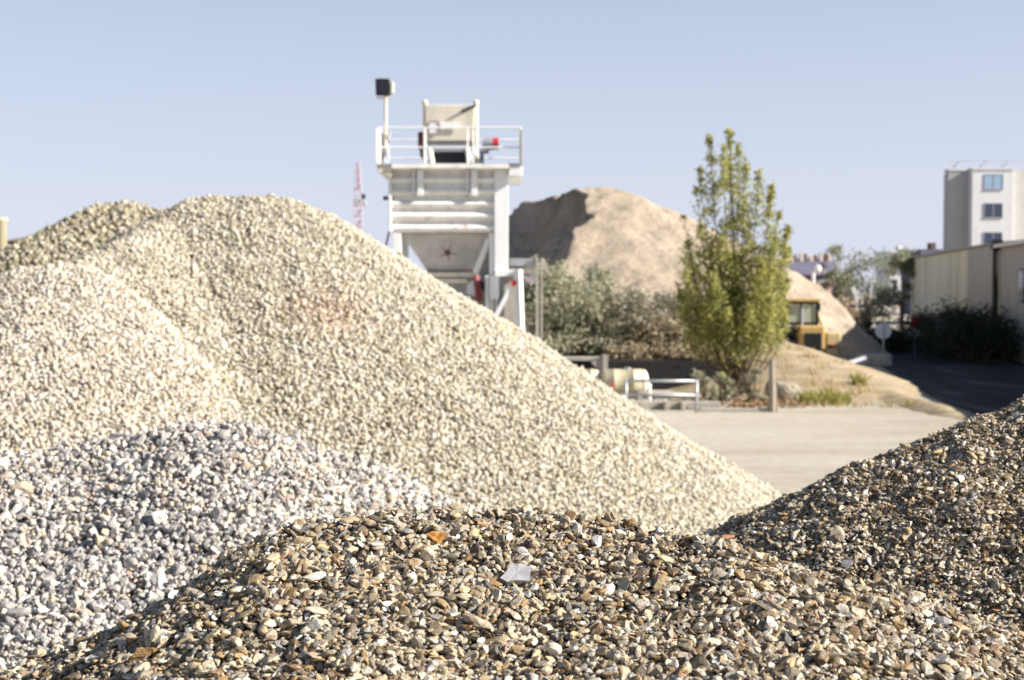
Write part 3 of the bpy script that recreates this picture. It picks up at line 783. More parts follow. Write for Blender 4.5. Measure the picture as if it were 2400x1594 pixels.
# conveyor end right of the tower
cv = thing('conveyor', 'pale steel conveyor end poking out right of the tower', 'conveyor', (0, 0, 0))
d = 50
def AX(px, d): return at(px, 670, d).x
def AZ(py, d): return at(1200, py, d).z
b = MB(); b.box((AX(1194, d), d, AZ(624, d)), (AX(1252, d), d + .6, AZ(606, d)), bev=.02); b.build('belt_frame', M['galv'], cv)
b = MB(); b.box((AX(1194, d), d + .05, AZ(642, d)), (AX(1250, d), d + .6, AZ(628, d)), bev=.02); b.build('skirt', M['cream'], cv)
b = MB(); b.box((AX(1256, d), d - .1, 0), (AX(1262, d), d + .1, AZ(603, d))); b.box((AX(1267, d), d - .1, 0), (AX(1272, d), d + .1, AZ(605, d))); b.bar((AX(1272, d), d, AZ(606, d)), (AX(1284, d), d, AZ(640, d)), .1, .1); b.build('leg', M['concrete'], cv)
b = MB(); b.box((AX(1232, d), d + .62, AZ(664, d)), (AX(1256, d), d + .9, AZ(636, d))); b.build('end_plate', M['grey_paint'], cv)
b = MB(); b.bar((AX(1226, d), d - .12, AZ(648, d)), (AX(1252, d), d - .12, AZ(662, d)), .12, .1); b.build('scraper', M['hazed_crane_red'], cv)

# far tower crane seen along its jib
cd = 190
K = thing('tower_crane', 'distant red and white lattice crane mast left of the tower', 'crane', (AX(840, cd), cd, 0))
def lattice(z0, z1, w0, w1, n, r=.07):
    b = MB()
    for sx in (-1, 1):
        for sy in (-1, 1): b.tube((sx * w0, sy * w0, z0), (sx * w1, sy * w1, z1), r, 6)
    for i in range(n):
        za = z0 + (z1 - z0) * i / n; zb = z0 + (z1 - z0) * (i + 1) / n; wa = w0 + (w1 - w0) * i / n; wb = w0 + (w1 - w0) * (i + 1) / n
        s = 1 if i % 2 else -1
        for sy in (-1, 1):
            b.tube((-s * wa, sy * wa, za), (s * wb, sy * wb, zb), r * .7, 5); b.tube((sy * wa, -s * wa, za), (sy * wb, s * wb, zb), r * .7, 5)
            b.tube((-wb, sy * wb, zb), (wb, sy * wb, zb), r * .7, 5)
    return b
lattice(0, AZ(470, cd), .5, .5, 22).build('mast', M['hazed_crane_red'], K)
lattice(AZ(452, cd), AZ(381, cd), .45, .12, 8, .08).build('apex', M['hazed_crane_red'], K)
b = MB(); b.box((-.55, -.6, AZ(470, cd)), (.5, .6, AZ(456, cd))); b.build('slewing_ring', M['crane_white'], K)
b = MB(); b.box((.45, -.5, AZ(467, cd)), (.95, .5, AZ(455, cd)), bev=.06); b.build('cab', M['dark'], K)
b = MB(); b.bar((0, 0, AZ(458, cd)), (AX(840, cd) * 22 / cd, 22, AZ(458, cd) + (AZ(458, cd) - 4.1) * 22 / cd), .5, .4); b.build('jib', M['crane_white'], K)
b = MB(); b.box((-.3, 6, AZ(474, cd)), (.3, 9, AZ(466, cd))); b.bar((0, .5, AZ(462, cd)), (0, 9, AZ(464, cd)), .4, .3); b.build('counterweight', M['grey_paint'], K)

# ================================================================== YARD FURNITURE
# tanks
def tank(pa, pb, d, label, cap=True):
    r_ = (AZ(865, d) - AZ(922, d)) / 2; xa, xb = AX(pa, d), AX(pb, d); L = xb - xa; zc = AZ(893.5, d)
    t = thing('storage_tank', label, 'tank', ((xa + xb) / 2, d, 0))
    b = MB(); h = L / 2
    b.lathe([(r_ * .6, -h), (r_ * .92, -h + .06), (r_, -h + .14), (r_, -h * .45), (r_ * 1.015, -h * .44), (r_ * 1.015, -h * .40), (r_, -h * .39), (r_, h * .4), (r_ * 1.015, h * .41), (r_ * 1.015, h * .45), (r_, h * .46), (r_, h - .14)], 'x', 32, (0, 0, zc))
    b.build('shell', M['tank'], t, smooth=True)
    b = MB(); b.lathe([(r_ * .995, h - .138), (r_ * .97, h - .06), (r_ * .8, h + .03), (r_ * .4, h + .09), (.02, h + .1)], 'x', 32, (0, 0, zc)); b.build('end_cap', M['cream'], t, smooth=True)  # cap paler than the shell, its sunlit brightness put into the colour
    for s in (-1, 1):
        b = MB(); b.prism([(-r_ * .75, 0), (r_ * .75, 0), (r_ * .8, zc - r_ * .45), (-r_ * .8, zc - r_ * .45)], 'x', s * h * .72 - .09, s * h * .72 + .09)
        b.build('saddle', M['concrete'], t, 0.01)
    if cap:
        b = MB(); b.tube((h * .2, 0, zc + r_ - .02), (h * .2, 0, zc + r_ + .05), .12, 14); b.build('filler_cap', M['galv'], t)
        b = MB(); b.tube((h + .12, -.1, zc - r_ * .2), (h + .12, -.1, .1), .07, 10); b.tube((h + .02, -.1, zc - r_ * .2), (h + .13, -.1, zc - r_ * .2), .05, 10); b.build('drain_pipe', M['bright_white'], t)
    return t
tank(1408, 1514, 49.4, 'larger cream cylindrical tank with end cap coloured as sunlit behind the barrier')
tank(1340, 1402, 49.6, 'short cream tank half hidden by the pale gravel slope', False)

# barrier
gd = 46
G = thing('metal_barrier', 'light grey tubular metal barrier in front of the cream tank', 'barrier', (AX(1550, gd), gd, 0))
gx_ = lambda p: AX(p, gd) - AX(1550, gd)
b = MB()
for z in (AZ(893, gd), AZ(926, gd)): b.tube((gx_(1468), 0, z), (gx_(1634), 0, z), .045, 12)
b.build('rail', M['galv'], G, smooth=True)
for p in (1468, 1634):
    b = MB(); b.tube((gx_(p), 0, 0), (gx_(p), 0, AZ(889, gd)), .05, 12); b.build('post', M['galv'], G, smooth=True)
b = MB(); b.box((gx_(1437), -.06, 0.1), (gx_(1469), -.03, AZ(925, gd))); b.build('panel', M['sign_white'], G)
b = MB(); b.box((gx_(1433), -.06, AZ(925, gd)), (gx_(1439), -.02, AZ(897, gd))); b.build('marker', M['red'], G)
kb = thing('concrete_kerb', 'low concrete kerb wall under the metal barrier', 'kerb', (0, 0, 0))
b = MB(); b.box((AX(1380, 47), 47, 0), (AX(1690, 47), 47.3, .26)); b.build('beam', M['concrete'], kb, .02)
for p in (1562, 1601):
    b = MB(); b.box((AX(p - 5, 46.9), 46.7, 0), (AX(p + 5, 46.9), 46.98, .30)); b.build('block', M['concrete'], kb, .02)
kc = MB(); kc.box((AX(1640, 46.4), 46.3, 0), (AX(1806, 46.4), 46.5, .10)); tag(kc.build('kerb_stone', M['concrete'], None, .015), 'long pale kerb stone along the ground below the tall tree', 'kerb')
p = at(1811, 842, 46.3); 
po = thing('wooden_post', 'rough pale wooden post at the right end of the kerb stone', 'post', (p.x, 46.3, 0))
b = MB(); b.tube((0, 0, 0), (-.04, 0, p.z), .11, 9, .09); b.tube((.16, .05, 0), (.02, .02, 1.2), .05, 7); b.build('stake', M['wood'], po)
b = MB(); b.tube((-.03, 0, p.z - .12), (-1.6, .5, p.z + .06), .025, 6); b.build('wire', M['twig'], po)
# planks
for i, (pa, ya, pb, yb, d, lab) in enumerate(((1668, 968, 1714, 942, 47.2, 'weathered plank leaning over the kerb below the tall tree'), (1690, 962, 1760, 958, 47.4, 'grey plank lying flat beside the kerb below the tall tree'))):
    a_, b_ = at(pa, ya, d), at(pb, yb, d + .3); m = MB(); m.bar(a_ + Vector((0, 0, .03)), b_ + Vector((0, 0, .03)), .22, .05)
    tag(m.build('plank', M['wood'], None, .006), lab, 'plank', 'planks under the tree')

p = at(1838, 912, 50.5); bm_ = MB(); bm_.ball((p.x, 50.5, .35), .55, (1.35, .8, .75), 3)
rr0 = np.random.default_rng(77)
for v_ in bm_.b.verts: v_.co += Vector(rr0.normal(size=3)) * .02 + (v_.co - Vector((p.x, 50.5, .35))) * (.14 * math.sin(v_.co.x * 4 + v_.co.z * 3))
tag(bm_.build('boulder', earth('boulder_stone', (160, 150, 134), (128, 118, 102), 2.0, .5, .05), smooth=False), 'grey boulder half sunk in the sandy bank beside the wooden post', 'boulder')
# round signs
def round_sign(name, px, py, d, r_, zb, label, cat, face, back_view=True):
    p = at(px, py, d); t = thing(name, label, cat, (p.x, d, zb))
    b = MB(); b.tube((0, 0, 0), (0, 0, p.z - zb + r_ * .8), .045, 10); b.build('pole', M['galv'], t)
    b = MB(); b.tube((0, -.06 if not back_view else .05, p.z - zb), (0, -.075 if not back_view else .07, p.z - zb), r_, 32); b.build('sign_plate', face, t)
    return t, p
round_sign('road_sign', 2071, 776, 74, .42, 0.0, 'round sign seen from behind on a pole, beside the shaded road', 'road sign', M['sign_white'])
t_, p_ = round_sign('stop_sign', 2145, 757, 82, .27, 0.0, 'small round red sign by the dark hedge', 'road sign', M['sign_red'], False)
b = MB(); b.box((-.42, -.07, p_.z - .74), (.2, -.05, p_.z - .42)); b.build('name_plate', M['sign_white'], t_)
p = at(1913, 631, 96); t = thing('lamp_post', 'thin white pole with a round white head beyond the loader', 'lamp post', (p.x, 96, 0))
b = MB(); b.tube((-.2, 0, 0), (-.2, 0, p.z - .2), .13, 10); b.build('pole', M['sign_white'], t)
b = MB(); b.ball((0.1, 0, p.z), .26, (1, .6, 1.15), 3); b.tube((-.2, 0, p.z - .3), (0, 0, p.z - .1), .08); b.build('lamp_head', M['sign_white'], t, smooth=True)
p = at(2010, 690, 92); t = thing('directional_sign', 'small white double arrow board on a pole among the bushes', 'sign', (p.x, 92, 0))
b = MB(); b.tube((0, .05, 0), (0, .05, p.z), .05, 8); b.build('pole', M['galv'], t)
b = MB(); b.prism([(-.45, .45), (-.2, .5), (-.05, .2), (.15, .2), (.4, .1), (.45, .3), (.35, -.05), (.1, -.05), (.08, -.4), (-.12, -.5), (-.18, -.1), (-.3, .1)], 'y', -.03, .02); b.build('board', M['sign_white'], t, loc=(0, 0, p.z))
p = at(2208, 765, 84); t = thing('meter_box', 'small grey box on a post at the warehouse foot', 'box', (p.x, 84, 0))
b = MB(); b.tube((0, 0, 0), (0, 0, p.z - .3), .06, 8); b.build('post', M['galv'], t)
b = MB(); b.box((-.3, -.15, p.z - .35), (.3, .15, p.z + .35), bev=.03); b.build('case', M['grey_paint'], t)
bl = MB(); a_ = at(2052, 846, 72); bl.box((a_.x - .75, 72, 0), (a_.x + .85, 73, .62)); tag(bl.build('concrete_block', M['concrete'], None, .06), 'concrete block at the foot of the round sign', 'block')
bl = MB(); a0 = at(1984, 852, 68); a1 = at(2028, 838, 68.3); bl.bar(a0, a1, .16, .16); tag(bl.build('barrier_pole', M['crane_white'], None), 'red and white pole lying by the loader', 'pole')

# ================================================================== LOADER
LD = 74
L0 = AX(1906, LD)
W = thing('wheel_loader', 'yellow wheel loader seen from behind, half hidden by the sandy bank', 'loader', (L0, LD, 0))
lx = lambda p: AX(p, LD) - L0
lz = lambda y: AZ(y, LD)
b = MB(); b.box((lx(1876), .1, .75), (lx(1936), 2.6, lz(765)), bev=.1); b.build('engine_hood', M['yellow'], W)
b = MB(); b.box((lx(1887), .04, lz(822)), (lx(1927), .1, lz(781)), bev=.02); gr = b.build('rear_grille', M['black'], W)
b = MB()
for i in range(6): z = lz(820) + (lz(783) - lz(820)) * (i + .5) / 6; b.box((lx(1889), .015, z - .025), (lx(1925), .045, z + .025))
b.build('slat', M['dark'], gr)
b = MB()
for sx in (1864, 1937):
    for sy in (2.2, 3.6): b.box((lx(sx) - .07, sy - .07, lz(763)), (lx(sx) + .07, sy + .07, lz(709)))
b.box((lx(1864), 2.13, lz(715)), (lx(1937), 2.27, lz(709))); b.box((lx(1864), 2.13, lz(765)), (lx(1937), 2.27, lz(758))); b.box((lx(1896), 2.14, lz(763)), (lx(1900), 2.26, lz(709)))
b.box((lx(1864) - .06, 2.2, .9), (lx(1937) + .06, 3.7, lz(762)))
b.build('cab_frame', M['black'], W)
for pa, pb in ((1866.5, 1895.5), (1900.5, 1934.5)):
    b = MB(); b.box((lx(pa), 2.19, lz(758)), (lx(pb), 2.22, lz(716))); b.build('rear_window', NT('cab_glass').principled(lin((176, 184, 164)), .1, **{'Alpha': .75}), W)
b = MB(); b.box((lx(1858), 1.9, lz(709)), (lx(1942), 3.9, lz(701)), bev=.05); b.build('roof', M['yellow'], W)
b = MB(); b.tube((lx(1893), 1.4, lz(766)), (lx(1893), 1.4, lz(722)), .07, 10); b.build('exhaust_pipe', M['galv'], W)
b = MB(); b.box((lx(1940), 2.2, lz(730)), (lx(1945), 2.4, lz(712))); b.build('mirror', M['black'], W)
for s, px_ in ((-1, 1858), (1, 1956)):
    for y in (1.1, 4.2):
        b = MB(); b.lathe([(.3, -.26), (.62, -.27), (.72, -.2), (.74, 0), (.72, .2), (.62, .27), (.3, .26)], 'x', 28, (lx(px_), y, .74)); ww = b.build('wheel', M['rubber'], W)
        b = MB(); b.lathe([(.05, -.2), (.34, -.28), (.36, -.2), (.36, .2), (.34, .28), (.05, .2)], 'x', 20, (lx(px_), y, .74)); b.build('rim', M['yellow'], ww)
for s, pa, pb in ((1, 1940, 1976), (-1, 1846, 1872)):
    b = MB(); b.box((lx(pa), .25, lz(815 if s > 0 else 775)), (lx(pb), 2.0, lz(780 if s > 0 else 766)), bev=.1)
    if s > 0: b.box((lx(pa), .2, lz(842)), (lx(1968), .6, lz(816)), bev=.05)
    fe = b.build('fender', M['pale_yellow'] if s > 0 else M['black'], W)
    if s > 0:
        b = MB(); b.box((lx(1944), .15, lz(816)), (lx(1952), .25, lz(808))); b.build('tail_light', M['black'], fe)
        b = MB(); b.box((lx(1953), .15, lz(815)), (lx(1959), .25, lz(809))); b.build('tail_light', M['red'], fe)
for p0, p1 in ((1942, 1944), (1952, 1952), (1962, 1960)):
    b = MB(); b.tube((lx(p0), 2.6, lz(790)), (lx(p1), 4.6, lz(735)), .09, 10); b.build('boom_arm', M['pale_yellow'], W)
b = MB(); b.box((lx(1872), 2.0, .5), (lx(1940), 5.6, 1.0)); b.build('chassis', M['dark'], W)
b = MB(); b.prism([(6.0, .2), (7.2, .15), (7.2, .3), (6.3, .5), (6.1, 1.3), (5.9, 1.3), (5.8, .5)], 'x', lx(1850), lx(1970)); b.build('bucket', M['yellow'], W)

# ================================================================== VEGETATION
def leaf_mesh(name, pos, size, up=0.3, droop=0.0, seed=1, aspect=0.6):
    r_ = np.random.default_rng(seed); n = len(pos)
    d = r_.normal(size=(n, 3)); d[:, 2] = d[:, 2] * 0.6 + up; d /= np.linalg.norm(d, axis=1, keepdims=True)
    a = r_.normal(size=(n, 3)); s_ = np.cross(d, a); s_ /= np.linalg.norm(s_, axis=1, keepdims=True)
    nn = np.cross(d, s_)
    L = size * r_.uniform(.6, 1.3, (n, 1)); Wd = L * aspect
    v0 = pos; v1 = pos + d * L * .5 + s_ * Wd * .5 + nn * L * .08; v2 = pos + d * L; v3 = pos + d * L * .5 - s_ * Wd * .5 + nn * L * .08
    V = np.stack([v0, v1, v2, v3], 1).reshape(-1, 3)
    F = np.arange(n * 4).reshape(-1, 4)
    return np_mesh(name, V, F, 4, False)

M['poplar'] = leaf_mat('poplar_leaf', [(0.15, (116, 122, 76)), (0.4, (156, 158, 96)), (0.62, (188, 184, 106)), (0.85, (210, 202, 128))], 0.42)
M['olive'] = leaf_mat('olive_leaf', [(0.15, (124, 125, 100)), (0.45, (162, 162, 134)), (0.7, (190, 188, 160)), (0.9, (210, 206, 184))], 0.35)
M['drybush'] = leaf_mat('dry_bush_leaf', [(0.15, (122, 114, 96)), (0.45, (168, 154, 130)), (0.7, (192, 174, 142)), (0.9, (212, 198, 168))], 0.25)
M['mixbush'] = leaf_mat('mixed_bush_leaf', [(0.15, (104, 106, 92)), (0.4, (144, 144, 124)), (0.65, (176, 168, 144)), (0.9, (204, 190, 162))], 0.33)
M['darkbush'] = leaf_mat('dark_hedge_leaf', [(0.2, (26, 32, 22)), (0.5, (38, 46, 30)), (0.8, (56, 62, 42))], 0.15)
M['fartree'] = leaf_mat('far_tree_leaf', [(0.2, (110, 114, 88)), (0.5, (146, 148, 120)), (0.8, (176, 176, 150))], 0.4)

def limb_mesh(segs, n=7):
    b = MB()
    for a_, b_, r0, r1 in segs: b.tube(a_, b_, r0, n, r1)
    return b

# the poplar: many upright leaders from one foot
def poplar():
    d = 52.0; r_ = np.random.default_rng(21)
    foot = at(1722, 936, d); foot.z = max(0.0, float(bank_h(np.array([foot.x]), np.array([d]))[0]))
    root = thing('poplar_tree', 'tall yellow green poplar tree with feathery pointed leaders, beside the mound', 'tree', (foot.x, d, foot.z - .1))
    lead = [(1710, 296, 0, 1.0), (1666, 312, .3, 1.0), (1690, 345, -.6, .8), (1745, 362, -.3, 1.0), (1736, 330, .5, .7), (1782, 388, .2, .95), (1805, 428, -.4, .9), (1830, 488, .4, 1.0), (1846, 575, -.3, 1.0), (1852, 650, .5, .9), (1838, 530, -.8, .8), (1630, 430, -.2, .8), (1645, 385, .6, .8),
            (1606, 500, .5, .7), (1596, 600, -.5, .9), (1590, 660, .3, 1.0), (1592, 710, -.6, .9), (1618, 560, .9, .8), (1848, 720, .2, 1.0), (1835, 770, -.6, 1.0), (1800, 560, -1.3, 1.1), (1770, 600, -1.5, 1.1), (1660, 640, -1.4, 1.2), (1700, 600, 1.4, 1.0), (1640, 700, -1.2, 1.2), (1740, 700, -1.7, 1.2), (1790, 690, -1.5, 1.2), (1610, 780, .4, .8), (1680, 760, 1.3, 1.0), (1690, 720, -1.6, 1.1)]
    segs = []; P = []
    segs.append((Vector((0, 0, 0)), Vector((.03, 0, 1.6)), .17, .13)); segs.append((Vector((.03, 0, 1.6)), Vector((-.05, 0, 5.5)), .13, .05)); segs.append((Vector((-.05, 0, 5.5)), Vector((at(1710, 310, d) - foot)), .05, .01))
    for (px, py, dy, dens) in lead:
        tip = at(px, py, d) - foot; tip.y = dy
        H = tip.z; zs = max(.35, H * .22 - .3)
        p0 = Vector((tip.x * .08, 0, zs * .55)); p1 = Vector((tip.x * .72, dy * .7, zs + (H - zs) * .38)); p2 = tip
        prev = None; npt = 12
        def bez(t): return p0 * (1 - t) ** 2 + p1 * (2 * t * (1 - t)) + p2 * t * t
        for i in range(npt + 1):
            q = bez(i / npt)
            if prev is not None: segs.append((prev, q, .034 * (1 - (i - 1) / npt) + .006, .034 * (1 - i / npt) + .006))
            prev = q
        LL = (p2 - p0).length
        nt = int(LL * 23 * dens)
        for _ in range(nt):      # twigs with leaf sprays
            t = .2 + .8 * r_.random() ** .9
            q = bez(t); tl = (1.35 * (1 - t) ** .85 + .08) * r_.uniform(.4, 1.15)
            az = r_.uniform(0, 2 * math.pi); dr = Vector((math.cos(az) * .75, math.sin(az) * .75, r_.uniform(.3, 1.1))).normalized()
            zz_ = (q + dr * tl).z
            if zz_ < 2.6 and r_.random() < min(.93, (2.6 - zz_) * .75 + .2): continue
            if t > .8 and r_.random() < .2: continue
            e = q + dr * tl
            if r_.random() < .35: segs.append((q, e, .012, .004))
            nl = r_.integers(8, 17)
            for s_ in r_.uniform(.15, 1.0, nl):
                P.append(q + dr * tl * s_ + Vector(r_.normal(size=3)) * (.045 + .10 * min(1, (1 - t) * 2.2)))
    P = np.array([tuple(p) for p in P])
    # gaps where the sky shows through
    gp = [at(1700, 480, d) - foot, at(1640, 470, d) - foot, at(1722, 560, d) - foot, at(1668, 520, d) - foot, at(1620, 520, d) - foot, at(1782, 545, d) - foot]
    keep = np.ones(len(P), bool)
    for g_, rad in zip(gp, (.42, .3, .34, .3, .3, .3)):
        dd = np.hypot(P[:, 0] - g_.x, (P[:, 2] - g_.z) * .75); keep &= ~((dd < rad) & (r_.random(len(P)) < .85))
    P = P[keep]
    print('poplar leaves', len(P))
    limb_mesh(segs, 6).build('trunk', M['bark'], root)
    link_mesh('crown', leaf_mesh('crown', P, .105, .35, seed=5, aspect=.8), M['poplar'], root)
poplar()

def bush(name, label, cat, base, rad, h, nleaf, size, mat, seed, group=None, stems=9, open_=0.25, low=.15, trunk_h=0.0, flat=1.0):
    """rounded shrub: stems out of one foot, leaves in uneven clumps on and under its outline"""
    r_ = np.random.default_rng(seed)
    root = thing(name, label, cat, base, 0, group)
    segs = []; nc = max(10, int(nleaf / 110)); cl = []
    for i in range(nc):
        az = r_.uniform(0, 2 * math.pi); zf = r_.uniform(low, 1.0); rr_ = rad * math.sqrt(max(0.02, 1 - ((zf - .42) / .62) ** 2)) * r_.uniform(.35, 1.0) * (1 + .2 * math.sin(3 * az + seed))
        c = Vector((math.cos(az) * rr_, math.sin(az) * rr_ * flat, trunk_h + (h - trunk_h) * zf * r_.uniform(.85, 1.08))); cl.append((c, r_.uniform(.5, 1.2)))
    for i in range(min(stems, nc)):
        c = cl[i][0]; m_ = Vector((c.x * .35, c.y * .35, trunk_h * .8 + c.z * .45)); z0 = Vector((c.x * .06, c.y * .06, -.1))
        segs.append((z0, m_, .06, .04)); segs.append((m_, c, .04, .012))
    P = []
    cr = rad * .30
    for c, k in cl:
        n = int(nleaf / nc * k); q = r_.normal(size=(n, 3)) * cr * k * .55 * np.array([1, 1, .8]); P.append(q + np.array(tuple(c)))
    P = np.concatenate(P); P = P[P[:, 2] > .02]
    limb_mesh(segs, 6).build('stem', M['twig'], root)
    link_mesh('foliage', leaf_mesh('foliage', P, size, .25, seed=seed, aspect=.5), mat, root)
    return root
TZt = 1.2
def bush_at(px, d, w_px, top_py, z0, **k):
    x = AX(px, d); return (x, d, z0), w_px / FPX * d / 2, AZ(top_py, d) - z0
bl_ = [
 ('grey green olive bush right beside the white tower leg', 1278, 58.0, 165, 628, 9500, 'olive', 31),
 ('broad silvery olive bush above the dark retaining wall', 1358, 58.6, 205, 672, 11000, 'olive', 32),
 ('taller grey green bush in front of the pale slide of earth', 1410, 63.0, 130, 630, 5600, 'olive', 33),
 ('brownish green bush between the olive bushes and dry scrub', 1462, 59.0, 190, 690, 9000, 'mixbush', 34),
 ('low dry tan bush above the retaining wall', 1550, 58.5, 170, 758, 7200, 'drybush', 35),
 ('dark mixed bush left of the tall poplar', 1575, 61.0, 150, 690, 6500, 'mixbush', 36),
 ('low dry tan bush hugging the poplar foot on the terrace', 1635, 57.6, 130, 786, 3600, 'drybush', 37)]
for lab, px, d, wp, ty, nl, mt, sd in bl_:
    base, rd, hh = bush_at(px, d, wp, ty, TZt)
    bush('bush', lab, 'bush', base, rd, hh, nl, .17, M[mt], sd, 'bushes on the terrace')
# dry trailing growth over the wall edge
for lab, px, wp, sd in (('dry tan plants trailing over the wall behind the tank', 1470, 150, 41), ('dry tan plants trailing over the wall left of the poplar', 1610, 150, 42)):
    base, rd, hh = bush_at(px, 56.6, wp, 818, TZt)
    bush('trailing_plant', lab, 'plant', base, rd, .42, 1500, .13, M['drybush'], sd, None, 6, low=-.5, flat=.35)
# upright plants by the poplar foot
for lab, px, d, h_, sd in (('narrow grey green shrub left of the poplar trunk', 1652, 48.6, 1.05, 43), ('second grey green shrub right against the poplar trunk', 1690, 49.2, .95, 44), ('scruffy olive shrub right of the poplar trunk', 1765, 49.5, 1.1, 45)):
    z0 = max(0, float(bank_h(np.array([AX(px, d)]), np.array([d]))[0]))
    bush('shrub', lab, 'shrub', (AX(px, d), d, z0), .45, h_, 900, .12, M['olive'] if sd < 45 else M['mixbush'], sd, None, 7, low=.1)
# background trees by the warehouse
base, rd, hh = bush_at(2030, 100, 170, 585, 0)
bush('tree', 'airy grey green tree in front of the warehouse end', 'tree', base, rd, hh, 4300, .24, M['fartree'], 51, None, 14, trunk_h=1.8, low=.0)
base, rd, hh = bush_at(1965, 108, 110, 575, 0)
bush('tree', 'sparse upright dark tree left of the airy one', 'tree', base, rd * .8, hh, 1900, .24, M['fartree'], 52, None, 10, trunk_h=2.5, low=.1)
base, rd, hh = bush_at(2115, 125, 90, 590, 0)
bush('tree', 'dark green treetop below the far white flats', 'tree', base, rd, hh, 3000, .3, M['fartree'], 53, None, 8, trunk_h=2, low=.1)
base, rd, hh = bush_at(1985, 84, 120, 700, 0)
bush('bush', 'dry brown scrub bush right of the loader cab', 'bush', base, rd, hh, 3200, .2, M['drybush'], 54, None, 9, low=.05)
# hedge bushes in the shade along the warehouse
WXY = lambda y: 28 + .167 * (y - 81.7)
hb = [(96, 2.0, 1.9, 'dark hedge bush at the far end of the warehouse wall'), (90, 1.9, 1.7, 'dark hedge bush below the small red sign'), (84.5, 2.0, 2.2, 'dark hedge bush beside the grey post box'), (80, 2.2, 2.7, 'tall dark bush covering the foot of the drainpipe'), (76, 2.2, 2.5, 'dark hedge bush below the warehouse window at the right edge')]
for i, (y, rd, hh, lab) in enumerate(hb):
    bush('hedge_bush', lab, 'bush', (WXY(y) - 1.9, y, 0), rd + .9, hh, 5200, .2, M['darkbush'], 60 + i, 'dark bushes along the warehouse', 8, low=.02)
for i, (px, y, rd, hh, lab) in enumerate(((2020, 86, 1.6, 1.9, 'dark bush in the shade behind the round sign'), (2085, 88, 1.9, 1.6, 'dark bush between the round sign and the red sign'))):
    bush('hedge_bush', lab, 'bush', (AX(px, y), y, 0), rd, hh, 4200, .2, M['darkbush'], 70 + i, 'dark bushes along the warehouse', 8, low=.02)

# grass tufts on the bank and litter under the tree
def blades(name, spots, h, mat, seed, label=None):
    r_ = np.random.default_rng(seed); V = []; F = []
    for (x, y, z, rad, n) in spots:
        for _ in range(n):
            a = r_.uniform(0, 6.28); rr_ = rad * math.sqrt(r_.random()); bx, by = x + math.cos(a) * rr_, y + math.sin(a) * rr_
            bz = max(0, float(bank_h(np.array([bx]), np.array([by]))[0])); L = h * r_.uniform(.4, 1.2); t = r_.normal(size=2) * .35 * L; w_ = .018
            k = len(V); V += [(bx - w_, by, bz), (bx + w_, by, bz), (bx + t[0] * .5, by + t[1] * .5, bz + L * .65), (bx + t[0], by + t[1], bz + L)]
            F += [(k, k + 1, k + 2), (k, k + 2, k + 3)]
    return link_mesh(name, np_mesh(name, np.array(V), np.array(F), 3, False), mat)
M['grass'] = leaf_mat('weed_green', [(0.2, (110, 112, 52)), (0.5, (150, 150, 76)), (0.8, (186, 172, 104))], .25)
M['straw'] = leaf_mat('straw', [(0.2, (150, 126, 78)), (0.6, (190, 168, 116)), (0.9, (214, 196, 150))], .2)
G1 = []; 
for px, py, rad, n in ((1935, 944, .8, 420), (1905, 948, .5, 200), (1960, 940, .5, 180), (2013, 903, .28, 130)):
    p = at(px, py, 49.5 if py > 920 else 53.5); G1.append((p.x, p.y, 0, rad, n))
tag(blades('grass', G1, .42, M['grass'], 3), 'green weeds growing at the foot of the sandy bank', 'grass', kind='stuff')
G2 = []
for _ in range(90):
    y = random.uniform(47.5, 60); x = random.uniform(8.5, 13.5); G2.append((x, y, 0, .35, random.randint(4, 14)))
tag(blades('dry_grass', G2, .28, M['straw'], 4), 'straw coloured dry grass scattered on the sandy bank', 'grass', kind='stuff')
r_ = np.random.default_rng(8); n = 1900
X_ = r_.normal(AX(1720, 48.3), 1.25, n); Y_ = r_.uniform(47.5, 50.2, n); Z_ = np.maximum(0, bank_h(X_, Y_)) + r_.uniform(.02, .14, n)
tag(link_mesh('leaf_litter', leaf_mesh('leaf_litter', np.stack([X_, Y_, Z_], -1), .12, 0, seed=9), M['litter']), 'brown fallen leaves under the poplar', 'leaf litter', kind='stuff')

# ================================================================== BUILDINGS
# warehouse along the road: corrugated side, in its own shade
def clad_mat():
    t = NT('ribbed_cladding')
    wv = t.add('ShaderNodeTexWave', wave_type='BANDS', bands_direction='Y'); wv.inputs['Scale'].default_value = 1.3; t.link(t.co, wv.inputs['Vector'])
    f = t.noise(.35, 6, .6, t.mapping((1, 1.2, .15)))
    col = t.ramp(f, [(.3, lin((204, 192, 162))), (.6, lin((228, 219, 190))), (.8, lin((234, 227, 204)))])
    return t.principled(col, .6, 0, wv.outputs['Fac'], .5, .05, spec=.2)
M['clad'] = clad_mat()
M['clad_grey'] = paint('grey_cladding', (176, 170, 158), .7, .3, .8)
WA = math.atan2(.167, 1)
def wpt(y, off=0.0): return (WXY(y) + off, y)
WH = thing('warehouse', 'long cream clad warehouse standing in its own shade beside the road', 'warehouse', (WXY(81.7), 81.7, 0), -WA)
